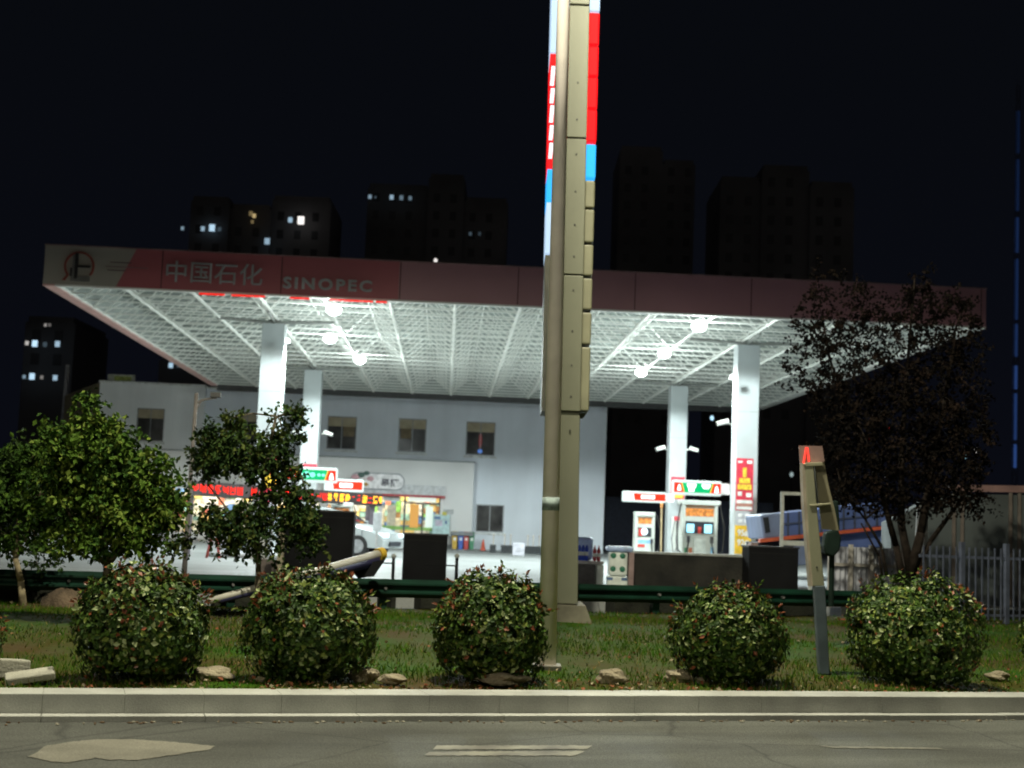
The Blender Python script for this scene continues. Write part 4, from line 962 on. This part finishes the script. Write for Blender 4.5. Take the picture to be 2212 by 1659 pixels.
# white tubular frame
GY = 27.0; g0 = W(1688, 1175, GY)
gf = empty('goal_frame', (g0.x, GY, .3), 'white tubular rectangular frame standing beyond the black cabinet', 'frame')
z0, z1 = W(1690, 1174, GY).z-.3, W(1690, 1062, GY).z-.3; wx = W(1752, 1100, GY).x-g0.x
wt = mat('tube_white', (.62, .64, .60), .5)
MB().box(-.03, .03, -.03, .03, 0, z1).box(wx-.03, wx+.03, -.03, .03, 0, z1).build('upright', wt, gf); MB().box(.03, wx-.03, -.03, .03, z1-.06, z1).box(.03, wx-.03, -.03, .03, z0-.03, z0+.06).build('crossbar', wt, gf)
# pale corrugated sheet fence
FY = 22.5; f0 = W(1790, 1262, FY)
sf = empty('sheet_fence', (f0.x, FY, .3), 'pale grey ribbed sheet fence between the bent sign and the dark tree', 'fence', .2)
x1_ = W(1935, 1230, FY).x-f0.x+.1; zt2 = W(1850, 1182, FY).z-.3
m_ = MB(); n_ = 26
for q in range(n_): a_ = x1_*q/n_; b_ = x1_*(q+1)/n_; mz = zt2; o1 = .03*(q % 2); o2 = .03*((q+1) % 2); m_.v += []; m_.face([(a_, o1, 0), (b_, o2, 0), (b_, o2, mz), (a_, o1, mz)]); m_.face([(a_, o1+.012, 0), (a_, o1+.012, mz), (b_, o2+.012, mz), (b_, o2+.012, 0)])
m_.build('sheet', mat('sheet_pale', (.56, .58, .66), .6, 0, .1, 2), sf)
for q in (.0, .3, .6, 1): MB().box(x1_*q-.03, x1_*q+.03, -.07, -.01, 0, zt2+.04).build('post', mat('post_pale', (.55, .52, .48), .6), sf)
MB().box(0, x1_, -.05, -.012, zt2*.68, zt2*.68+.05).build('rail', mat('post_pale', (.55, .52, .48), .6), sf)
tag(MB().tube((0, 0, 0), (.05, 0, W(1985, 1085, 23.5).z-.3), .12, .09, 12).build('white_post', mat('white_wash', (.50, .49, .48), .7, 0, .2, 3), loc=(W(1985, 1240, 23.5).x, 23.5, .3)), 'thick whitewashed post standing behind the trunks of the dark tree', 'post')
# shed with fabric wall
HY = 26.0; h0 = W(1925, 1200, HY)
shd = empty('canvas_shed', (h0.x, HY, .3), 'long grey canvas shed with a reddish top rail behind the steel fence', 'shed', -.2)
def hx(px, py): p = W(px, py, HY); return p.x-h0.x, p.z-.3
m_ = MB(); m_.prism([(0, 0), (hx(2330, 1200)[0], 0), hx(2330, 1072), hx(2030, 1066), hx(1925, 1124)], 0, 3); m_.build('canvas', mat('canvas_grey', (.10, .12, .125), .8, 0, .25, .8), shd)
m_ = MB(); m_.prism([hx(2045, 1062), hx(2330, 1069), hx(2330, 1054), hx(2045, 1048)], -.08, .1); m_.build('top_rail', mat('rail_rust', (.24, .14, .13), .7), shd)
for px in (1950, 2055, 2072, 2170, 2188): a_, z_ = hx(px, 1064 if px > 2040 else 1104); MB().box(a_-.03, a_+.03, -.06, -.003, 0, z_).build('rib', mat('rib_tan', (.15, .125, .11), .7), shd)
# steel picket fence
SFY0, SFY1 = W(1985, 1340, 19.6), W(2260, 1360, 20.6)
st = empty('steel_fence', (SFY0.x, SFY0.y, .27), 'grey steel picket fence at the right end of the verge', 'fence', math.atan2(SFY1.y-SFY0.y, SFY1.x-SFY0.x))
Lf = (SFY1-SFY0).length; sm = mat('fence_steel', (.13, .15, .22), .5, .3)
MB().box(0, Lf, -.015, .015, 0.92-.02, .92+.02).build('rail', sm, st); MB().box(0, Lf, -.015, .015, .10, .13).build('rail', sm, st)
x = .05; q = 0
while x < Lf:
    thick = q in (6, 13)
    r_ = .035 if thick else .011
    MB().box(x-r_, x+r_, -.03 if thick else -.028, .03 if thick else -.016, 0 if thick else .05, 1.13 if thick else 1.06).build('post' if thick else 'picket', sm, st); x += .118; q += 1

# low far wall and dim structures behind the forecourt at right
p = W(1308, 1190, 74); q = W(1660, 1190, 76)
tag(MB().box(0, (q-p).x, 0, .3, .3, 3.2).build('boundary_wall', mat('wall_bluegrey', (.030, .035, .055), .8), loc=(p.x, 75, 0)), 'dim blue grey boundary wall far behind the pumps', 'wall')

# pole with camera arm behind the verge (left)
p = W(398, 1236, 22.0)
cpo = empty('camera_pole', (p.x, 22.0, .3), 'thin grey pole with a short camera arm between the two left trees', 'pole')
h_ = W(402, 848, 22.0).z-.3
MB().tube((0, 0, 0), (.02, 0, h_), .042, .03, 12).build('pole', mat('pole_brown_grey', (.22, .20, .19), .6), cpo, smooth=True)
MB().path([Vector((.02, 0, h_-.16)), Vector((.14, 0, h_-.10)), Vector((.34, 0, h_-.06))], .018, n=8).path([Vector((.03, 0, h_-.28)), Vector((.10, 0, h_-.12))], .01, n=6).build('arm', mat('pole_brown_grey', (.22, .20, .19), .6), cpo)
MB().box(.24, .40, -.05, .05, h_-.06, h_+.02).build('camera_head', mat('head_dark', (.10, .10, .10), .6), cpo, bevel=.01)

# ------------------------------------------------------------ far towers and mast
twm = mat('tower_dark', (.15, .145, .15), .9, 0, .3, .05); twd = mat('tower_window_dark', (.03, .03, .035), .4)
def tower(name_lab, Y, parts, lit, dim=True):
    P0 = W(parts[0][0], 1150, Y); e = empty('apartment_tower', (P0.x, Y, 0), name_lab, 'apartment tower', 0, 'dark apartment towers on the skyline')
    for px0, px1, py in parts:
        a_ = W(px0, 830, Y).x-P0.x; b_ = W(px1, 830, Y).x-P0.x; z_ = W((px0+px1)/2, py, Y).z
        yo = random.uniform(0, 3)
        o = MB().box(a_, b_, yo, 18, 0, z_).build('block', twm, e)
        g_ = MB(); zz = 20
        while zz < z_-2:
            xx = a_+1
            while xx < b_-1.5: g_.box(xx, xx+1.1, yo-.06, yo+.02, zz, zz+1.5); xx += 2.9
            zz += 3.1
        if g_.v: w_ = g_.build('dark_windows', twd, o); w_['kind'] = 'stuff'
        MB().box(a_+.3, b_-.3, yo+.2, 17.5, z_, z_+.8).build('parapet', twm, o)
    for px, py, s, c, k_ in lit:
        p = W(px, py, Y-.2); s_ = s*Y/3054/2
        MB().box(p.x-P0.x-s_, p.x-P0.x+s_, -.25, -.12, p.z-s_*1.25, p.z+s_*1.25).build('lit_window', emi('lit_%s_%.1f' % (c[0], k_), c[1], k_), e)
co = ('cool', (.55, .8, 1)); wa = ('warm', (1, .75, .35)); ww = ('white', (1, .95, .9))
tower('dark tower above the left part of the canopy with scattered lit windows', 230, [(385, 470, 430), (470, 560, 445), (560, 690, 425)],
      [(394, 493, 6, co, .35), (438, 494, 8, co, .5), (458, 492, 12, co, .9), (474, 495, 7, co, .08), (549, 466, 7, wa, .5), (542, 461, 8, wa, .15), (627, 475, 9, co, .6), (650, 476, 14, ww, 1.3), (577, 521, 11, co, .45), (545, 479, 6, wa, .1)])
tower('dark tower left of the pylon with a faint blue window row near its top', 240, [(770, 905, 398), (905, 985, 380), (985, 1082, 430)],
      [(799, 425, 7, co, .3), (811, 426, 4, co, .1), (846, 426, 8, co, .45), (867, 427, 8, co, .2), (886, 428, 7, co, .25), (1016, 505, 6, co, .06), (1036, 505, 6, co, .04)])
tower('dark apartment tower just right of the pylon with no lit windows', 240, [(1325, 1420, 320), (1420, 1492, 350)], [])
tower('wide dark unlit tower with stepped roofline, rightmost on the skyline', 220, [(1550, 1640, 385), (1640, 1745, 362), (1745, 1842, 400)], [])
tower('low dark building at the far left edge with two rows of lit windows', 180, [(30, 140, 690)],
      [(98, 702, 5, ww, .3), (107, 702, 5, ww, .12), (58, 741, 7, ww, .5), (75, 742, 11, co, 1.1), (97, 744, 8, co, .1), (124, 743, 10, co, .6), (52, 814, 6, co, .3), (69, 813, 11, co, 1.0), (90, 815, 6, ww, .2), (119, 816, 9, co, .6)])
tower('low dark building seen under the left edge of the canopy with two lit windows', 150, [(330, 460, 775)], [(369, 789, 9, co, .7), (384, 791, 5, co, .12)])
# lit mast
MY = 120; m0 = W(2190, 1020, MY)
ms = empty('lit_mast', (m0.x, MY, 0), 'slender mast lit blue at the far right edge of the sky', 'mast')
b_ = MB(); top = W(2200, 185, MY); dx = (top.x-m0.x)
for s in ((-.22, -.22), (.22, -.22), (.22, .22), (-.22, .22)): b_.tube((s[0], s[1], 0), (dx+s[0]*.6, s[1]*.6, top.z), .035, n=5)
b_.build('lattice', mat('mast_steel', (.1, .12, .2), .5), ms)
zz = m0.z-2; b_ = MB()
while zz < top.z: f_ = zz/top.z; b_.tube((dx*f_-.2, -.2, zz), (dx*f_+.2, .2, zz+1.3), .02, n=4).tube((dx*f_+.2, -.2, zz), (dx*f_-.2, .2, zz+1.3), .02, n=4); zz += 1.3
b_.build('bracing', mat('mast_steel', (.1, .12, .2), .5), ms)
for y0_, y1_, k_ in ((1010, 960, .16), (950, 850, .10), (840, 790, .13), (770, 700, .07), (690, 560, .05), (545, 470, .05), (455, 345, .03), (330, 240, .02)):
    a_ = W(2190, y0_, MY).z; c_ = W(2190, y1_, MY).z
    MB().tube((dx*a_/top.z, 0, a_), (dx*c_/top.z, 0, c_), .17, n=8).build('blue_light', emi('mast_blue_%.2f' % k_, (.12, .30, 1), k_*1.0), ms)
# tiny distant lamps on poles
for px, py, c, k_, l in ((1876, 942, (1, .03, .03), 1.4, 'lower of two tiny red lamps on far poles seen through the dark tree'), (1920, 930, (1, .03, .03), 1.2, 'upper of two tiny red lamps on far poles seen through the dark tree'), (2110, 972, (1, .95, .9), 1.5, 'tiny white lamp on a far pole at the right of the dark tree'),
                        (2083, 987, (.5, .9, 1), .7, 'tiny pale blue lamp on a far pole right of the dark tree'), (1710, 1025, (.7, .9, .9), .4, 'faint oblong lamp on a far pole above the white frame'), (941, 563, (1, .95, .9), 1.0, 'tiny white lamp on a far pole peeking over the canopy fascia'), (1538, 903, (.5, .8, 1), 1.3, 'small blue white lamp on a far pole between the right columns')):
    p = W(px, py, 90); e = empty('distant_lamp', (p.x, 90, 0), l, 'distant lamp', 0, 'tiny distant lamps')
    MB().tube((0, .1, 0), (0, .1, p.z), .05, .035, 6).build('pole', mat('pole_black', (.015, .015, .015), .8), e)
    MB().ball((0, 0, p.z), .12, .1, .16, 8, 6).build('lamp', emi('dl_%.1f_%.1f' % (k_, c[0]), c, k_), e)

# ------------------------------------------------------------ vegetation
def leaf(mb, c, d, s, wd=.42, fold=.15, nrm=None):
    """one leaf: two folded triangles pairs along d"""
    d = d.normalized(); up_ = Vector((random.gauss(0, 1), random.gauss(0, 1), random.gauss(0, 1)+.6))
    if nrm: up_ = nrm*2.2+up_*.55
    x = d.cross(up_)
    if x.length < 1e-3: x = Vector((1, 0, 0))
    x.normalize(); n_ = x.cross(d)
    a_ = c; t_ = c+d*s; l_ = c+d*s*.45+x*s*wd+n_*s*fold; r_ = c+d*s*.45-x*s*wd+n_*s*fold
    k_ = len(mb.v); mb.v += [tuple(a_), tuple(l_), tuple(t_), tuple(r_)]; mb.f += [[k_, k_+1, k_+2], [k_, k_+2, k_+3]]; mb.m += [mb.k, mb.k]
def rdir():
    while 1:
        v = Vector((random.uniform(-1, 1), random.uniform(-1, 1), random.uniform(-1, 1)))
        if .05 < v.length < 1: return v.normalized()
bushm = [mat('leaf_deep', (.022, .050, .008), .55, 0, .2, 9, spec=.2), mat('leaf_mid', (.055, .105, .014), .55, 0, .2, 9, spec=.2), mat('leaf_yellow', (.15, .19, .035), .55, 0, .2, 9, spec=.2), mat('leaf_red', (.22, .065, .025), .4, 0, .2, 9), mat('leaf_pale', (.30, .36, .15), .5, 0, .1, 9)]
def bush(px0, px1, py0, py1, label, n=12000):
    px = (px0+px1)/2; X = (px-1106)/F*11
    for _ in range(4):
        Y = kerbY(X)+1.05; X = W(px, (py0+py1)/2, Y).x
    rx = (px1-px0)/2*Y/F*.93; zt2 = W(px, py0, Y).z; g_ = verge_z(X, Y); H = zt2-g_
    e = empty('round_shrub', (X, Y, g_), label, 'shrub', 0, 'clipped round shrubs along the kerb')
    cz = H*.44; rz = H*.56; rzl = H*.60
    st_ = MB()
    for q in range(9):
        a_ = random.uniform(0, 6.28); st_.path([Vector((0, 0, -.03)), Vector((.25*rx*math.cos(a_), .25*rx*math.sin(a_), cz*.5)), Vector((.7*rx*math.cos(a_), .7*rx*math.sin(a_), cz*1.1))], .016, .006, 6)
    st_.build('stem', mat('twig_brown', (.05, .035, .022), .9), e)
    b = MB(); ph = [random.uniform(0, 6.28) for _ in range(6)]
    for _ in range(n):
        d = rdir(); a_ = math.atan2(d.y, d.x)
        lump = 1+.05*math.sin(2*a_+ph[0])+.05*math.sin(4*d.z+2*a_+ph[1])+.045*math.sin(7*a_+4*d.z+ph[2])+random.gauss(0, .018)
        rr = random.uniform(.86, 1.0)*lump if random.random() < .62 else random.uniform(.45, .9)
        tp3 = 1-.22*max(0, -d.z)**1.5
        if math.sin(8*d.x+ph[3])*math.sin(9*d.z+ph[4])*math.sin(8*d.y+ph[5]) > .38 and rr > .82: continue
        p = Vector((d.x*rx*rr*tp3, d.y*rx*rr*tp3, cz+d.z*(rz if d.z > 0 else rzl)*rr))
        if p.z < .015+.05*random.random(): continue
        t_ = random.random()
        if rr > .93 and random.random() < .04+.08*max(0, d.z): b.k = 3
        else: b.k = 0 if t_ < .42 else 1 if t_ < .76 else 2 if t_ < .90 else 4
        tg = d.cross(rdir()); tg.normalize()
        dd_ = tg+d*random.uniform(-.1, .55)+Vector((0, 0, .2))
        leaf(b, p, dd_, random.uniform(.034, .060), .33, .10, d)
        if rr > .97 and d.z > .3 and random.random() < .035:
            for q in range(3): b.k = 3; leaf(b, p+d*.02+rdir()*.015, d+rdir()*.5, .045, .22)
    for q in range(14):
        d = rdir(); d.z = abs(d.z)*.9+.1; q0 = Vector((d.x*rx*.95, d.y*rx*.95, cz+d.z*rz*.95)); ln = random.uniform(.05, .12)
        for w_ in range(7): b.k = random.choice([3, 3, 1, 2]); leaf(b, q0+d*ln*w_/6+rdir()*.012, d+rdir()*.8, .045, .25)
    b.build('foliage', bushm, e)
    return e
bush(148, 462, 1222, 1462, 'largest round clipped shrub with red tips, leftmost in the row along the kerb')
bush(520, 820, 1232, 1468, 'round clipped shrub below the big dark cabinet, second from the left in the row')
bush(932, 1188, 1238, 1452, 'round clipped shrub just left of the lamp post')
bush(1450, 1700, 1266, 1448, 'smallest low round clipped shrub between the pylon and the bent sign')
bush(1822, 2130, 1245, 1466, 'wide round clipped shrub with red tips right of the bent sign')
bush(2196, 2450, 1270, 1470, 'round clipped shrub cut off by the right edge of the photo', 6000)
bush(-230, 6, 1290, 1470, 'round clipped shrub cut off by the left edge of the photo', 5000)

def tree(label, base, Y, stems, blobs, nleaf, ls, mats, name='young_tree', wts=(.4, .4, .2), barkc=(.12, .10, .07), spread=.16, group=None, dy=.6, rtr=.04, lw_=.32, trunk_mat=None):
    B0 = Vector(base); e = empty(name, B0, label, 'tree', 0, group)
    bm_ = mat(trunk_mat or 'bark', barkc, .95, 0, .3, 12, .5, spec=.1); t_ = MB()
    for st_ in stems:
        pts = [W(a, b_, Y)-B0 for a, b_ in st_[0]]; pts = [Vector((p.x, p.y+random.uniform(-.1, .1)*(i > 0), p.z)) for i, p in enumerate(pts)]
        if st_[1]: pts = [Vector((0, 0, -.05))]+pts
        t_.path(pts, st_[2], st_[3], 8)
    cl = []
    for (px, py, rx, ry, w_) in blobs:
        c = W(px, py, Y)-B0; s_ = Y/F
        for _ in range(int(w_)):
            d = rdir()*(random.random()**.45); p = c+Vector((d.x*rx*s_, d.y*max(rx, ry)*s_*dy, d.z*ry*s_)); cl.append(p)
    tips = [Vector(t) for t in cl[::max(1, len(cl)//45)]]
    anchors = []
    for st_ in stems: anchors += [W(a, b_, Y)-B0 for a, b_ in st_[0][-2:]]
    for tp2 in tips:
        a_ = min(anchors, key=lambda q: (q-tp2).length); m2 = (a_+tp2)/2+Vector((0, 0, .05))
        t_.path([a_, m2, tp2], rtr*.32, .004, 5)
    t_.build('trunk', bm_, e, smooth=True)
    b = MB(); per = max(1, nleaf//len(cl))
    for p in cl:
        k0 = random.choices(range(len(mats)), wts)[0]; tw = rdir(); tw.z -= .2; tw.normalize()
        for q in range(per):
            b.k = k0 if random.random() < .7 else random.randrange(len(mats))
            o_ = tw*random.uniform(-1, 1)*spread+rdir()*spread*.5*random.random()
            leaf(b, p+o_, rdir()+Vector((0, 0, -.5)), ls*random.uniform(.7, 1.3), lw_)
    b.build('crown', mats, e)
    return e
gt = [mat('tree_leaf_a', (.030, .070, .010), .7, 0, .2, 9, spec=.12), mat('tree_leaf_b', (.070, .130, .016), .7, 0, .2, 9, spec=.12), mat('tree_leaf_c', (.125, .175, .028), .7, 0, .2, 9, spec=.12)]
gd_ = [mat('tree_leaf_d', (.018, .040, .010), .7, 0, .2, 9, spec=.12), mat('tree_leaf_e', (.035, .065, .014), .7, 0, .2, 9, spec=.12), mat('tree_leaf_f', (.07, .09, .02), .7, 0, .2, 9, spec=.12)]  # darker leaf copies, the unlit tree's shade put into their colour
zz = .24
b1 = G(52, 1310, .25)
tree('small tree with a pale straight trunk at the left edge', b1, b1.y, [([(45, 1255), (38, 1205), (40, 1120), (50, 1040)], True, .045, .02), ([(38, 1205), (5, 1150), (-20, 1080)], False, .02, .01), ([(39, 1190), (70, 1130), (95, 1060)], False, .02, .01)],
     [(35, 1040, 105, 85, 90), (5, 1110, 95, 80, 60), (90, 1110, 75, 85, 50), (60, 1010, 60, 60, 40), (15, 1190, 40, 30, 8), (95, 1190, 45, 35, 10)], 8500, .064, [gt[0], gd_[1], gt[1]], wts=(.45, .35, .2), barkc=(.30, .25, .16), trunk_mat='pale_bark')
b2 = W(232, 1260, 14.3); b2.z = .25
tree('bushy bright green tree behind the largest shrub, in front of the building', b2, 14.3, [([(232, 1225), (225, 1160), (215, 1080), (205, 980)], True, .05, .02), ([(232, 1222), (275, 1170), (320, 1120)], False, .03, .012), ([(230, 1222), (180, 1160), (140, 1080)], False, .028, .01)],
     [(190, 985, 110, 90, 95), (255, 1010, 95, 90, 80), (150, 1060, 95, 90, 60), (300, 1060, 100, 85, 75), (212, 938, 52, 46, 26), (240, 1130, 140, 70, 80), (350, 1090, 55, 60, 30), (190, 870, 22, 22, 4), (330, 1160, 50, 35, 14), (160, 1160, 70, 45, 22)], 17000, .064, gt, wts=(.35, .42, .23))
b3 = W(556, 1290, 15.8); b3.z = .26
tree('thin dark leafy tree in front of the left front column and the led board', b3, 15.8, [([(558, 1235), (556, 1160), (562, 1080), (570, 1000), (600, 900)], True, .035, .014), ([(558, 1180), (500, 1110), (450, 1050)], False, .018, .008), ([(560, 1150), (610, 1100), (660, 1060)], False, .018, .008)],
     [(470, 960, 55, 45, 34), (500, 992, 75, 40, 42), (455, 1000, 40, 30, 14), (580, 1000, 60, 60, 30), (560, 955, 45, 40, 14), (620, 1010, 40, 40, 14), (565, 1100, 55, 30, 16), (620, 930, 40, 50, 20), (640, 890, 22, 18, 6), (520, 1150, 85, 55, 60), (470, 1128, 45, 34, 22), (640, 1110, 55, 60, 44), (670, 1150, 35, 45, 24), (590, 1060, 35, 30, 9), (390, 1175, 24, 28, 9), (600, 1180, 30, 30, 6), (500, 920, 35, 22, 10)], 9500, .062, gd_, wts=(.45, .38, .17))
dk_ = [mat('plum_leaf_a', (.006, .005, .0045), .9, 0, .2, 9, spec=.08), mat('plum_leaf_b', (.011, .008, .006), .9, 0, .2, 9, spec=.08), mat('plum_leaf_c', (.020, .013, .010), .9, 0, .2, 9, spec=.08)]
b4 = W(1950, 1255, 20.2); b4.z = .28
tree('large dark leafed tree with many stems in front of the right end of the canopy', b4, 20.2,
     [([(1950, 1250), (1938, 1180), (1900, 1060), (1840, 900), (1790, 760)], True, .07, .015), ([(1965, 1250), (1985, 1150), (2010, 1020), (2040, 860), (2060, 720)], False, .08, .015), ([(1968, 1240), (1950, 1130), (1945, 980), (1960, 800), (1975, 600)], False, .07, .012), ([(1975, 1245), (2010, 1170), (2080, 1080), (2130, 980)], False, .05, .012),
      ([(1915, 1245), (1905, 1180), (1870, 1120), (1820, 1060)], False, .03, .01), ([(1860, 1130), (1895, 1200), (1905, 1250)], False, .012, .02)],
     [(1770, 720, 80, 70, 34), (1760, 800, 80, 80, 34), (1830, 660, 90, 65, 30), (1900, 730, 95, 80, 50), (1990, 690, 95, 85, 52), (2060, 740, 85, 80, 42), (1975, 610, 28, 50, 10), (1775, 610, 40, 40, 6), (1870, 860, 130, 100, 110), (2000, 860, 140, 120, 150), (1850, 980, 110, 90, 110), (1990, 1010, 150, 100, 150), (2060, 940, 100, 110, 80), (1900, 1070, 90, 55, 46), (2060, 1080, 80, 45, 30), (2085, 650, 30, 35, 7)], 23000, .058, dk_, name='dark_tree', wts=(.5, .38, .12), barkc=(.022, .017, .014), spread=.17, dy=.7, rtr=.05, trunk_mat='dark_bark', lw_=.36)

# ------------------------------------------------------------ rocks, slab, mound
rkm = mat('rock_tan', (.34, .29, .20), .9, 0, .3, 5, .8, col2=(.16, .13, .085))
def rock(px0, px1, py0, py1, label):
    px = (px0+px1)/2; p = G(px, py1-2, .185); s = p.y/F; rx = (px1-px0)/2*s; rz = (py1-py0)/2*s*.95
    bm = bmesh.new(); bmesh.ops.create_icosphere(bm, subdivisions=3, radius=1)
    sd = random.uniform(0, 50)
    for v in bm.verts:
        c = v.co; k_ = 1+.22*math.sin(2.6*c.x+sd)*math.cos(2.1*c.y+sd)+.12*math.sin(5*c.z+sd*2+3*c.x)+random.uniform(-.05, .05)
        v.co = Vector((c.x*k_*rx, c.y*k_*rx*.7, c.z*k_*rz))
    me = bpy.data.meshes.new('rock'); bm.to_mesh(me); bm.free(); me.materials.append(rkm)
    o = bpy.data.objects.new('rock', me); COL.objects.link(o); o.location = (p.x, max(p.y, kerbY(p.x)+.34), .19+rz*.65); tag(o, label, 'rock', 'pale rocks behind the kerb')
for r_, l in zip([(338, 405, 1430, 1464), (405, 502, 1436, 1470), (752, 812, 1434, 1474), (815, 872, 1452, 1478), (1030, 1135, 1450, 1480), (1284, 1348, 1438, 1480), (1430, 1492, 1442, 1474), (1958, 1992, 1456, 1480), (2130, 2180, 1448, 1472), (552, 570, 1462, 1476), (1500, 1540, 1460, 1478)],
    ['small tan rock beneath the right side of the leftmost shrub', 'wide tan rock between the first and second shrubs', 'pale rock just right of the second shrub', 'low flat tan rock right of the pale rock near the second shrub', 'broad flat rock under the shrub beside the lamp post', 'largest bright tan rock on the grass right of the lamp post', 'tan rock at the left foot of the smallest shrub', 'small whitish rock below the wide shrub', 'pale rock near the right edge behind the kerb', 'tiny rock in the shade under the second shrub', 'small dim rock under the smallest shrub']):
    rock(*r_, l)
# pebbles / leaf litter: stuff
b = MB(); lmz = [mat('litter_brown', (.18, .10, .045), .9), mat('litter_tan', (.30, .25, .16), .9), mat('litter_rust', (.25, .08, .03), .9)]
for _ in range(900):
    x = random.uniform(-6, 7); y = kerbY(x)+.28+abs(random.gauss(0, .35)); b.k = random.randrange(3)
    if y > railY(x): continue
    leaf(b, Vector((x, y, verge_z(x, y)+.012)), Vector((random.gauss(0, 1), random.gauss(0, 1), .2)), random.uniform(.02, .05), .35)
for _ in range(500):
    x = random.uniform(-6, 7); y = random.uniform(kerbY(x)+.3, railY(x)); b.k = random.randrange(3)
    leaf(b, Vector((x, y, verge_z(x, y)+.03)), Vector((random.gauss(0, 1), random.gauss(0, 1), .2)), random.uniform(.02, .045), .35)
tag(b.build('leaf_litter', lmz), 'fallen brown leaves scattered on the verge', 'leaves', kind='stuff')
b = MB()
for _ in range(260):
    x = random.uniform(-6, 7); y = kerbY(x)-.15-abs(random.gauss(0, .04)); b.k = random.choice([0, 1]); b.ball((x, y, .045), random.uniform(.006, .02), random.uniform(.006, .014), random.uniform(.004, .009), 6, 4)
tag(b.build('gutter_grit', [mat('grit_brown', (.14, .09, .05), .9), mat('grit_pale', (.3, .28, .22), .9)]), 'brown grit along the gutter', 'grit', kind='stuff')
# slabs at left edge
s0 = G(18, 1468, .19); e = MB().box(-.3, .12, 0, .42, 0, .13).build('concrete_slab', mat('slab_grey', (.38, .37, .31), .85, 0, .15, 6, .4), loc=(s0.x, s0.y+.05, .19), rz=.5, bevel=.012); tag(e, 'square concrete slab resting on the verge at the left edge', 'slab'); e.rotation_euler = (-.08, .05, .45)
s0 = G(60, 1475, .2); e = MB().box(-.16, .16, 0, .22, 0, .05).build('concrete_slab', mat('slab_grey', (.38, .37, .31), .85, 0, .15, 6, .4), loc=(s0.x, s0.y+.06, .19), rz=.35, bevel=.01); tag(e, 'small broken flat slab lying right of the square slab behind the kerb', 'slab'); e.rotation_euler = (.1, -.15, .35)
p = G(140, 1312, .25); e = MB().ball((0, 0, -.1), .30, .3, .30, 22, 14, .12).build('soil_mound', mat('soil_brown', (.12, .085, .055), .95, 0, .3, 4, .8), loc=(p.x, p.y, .25), smooth=True); tag(e, 'low brown mound of soil behind the leftmost shrub', 'mound')
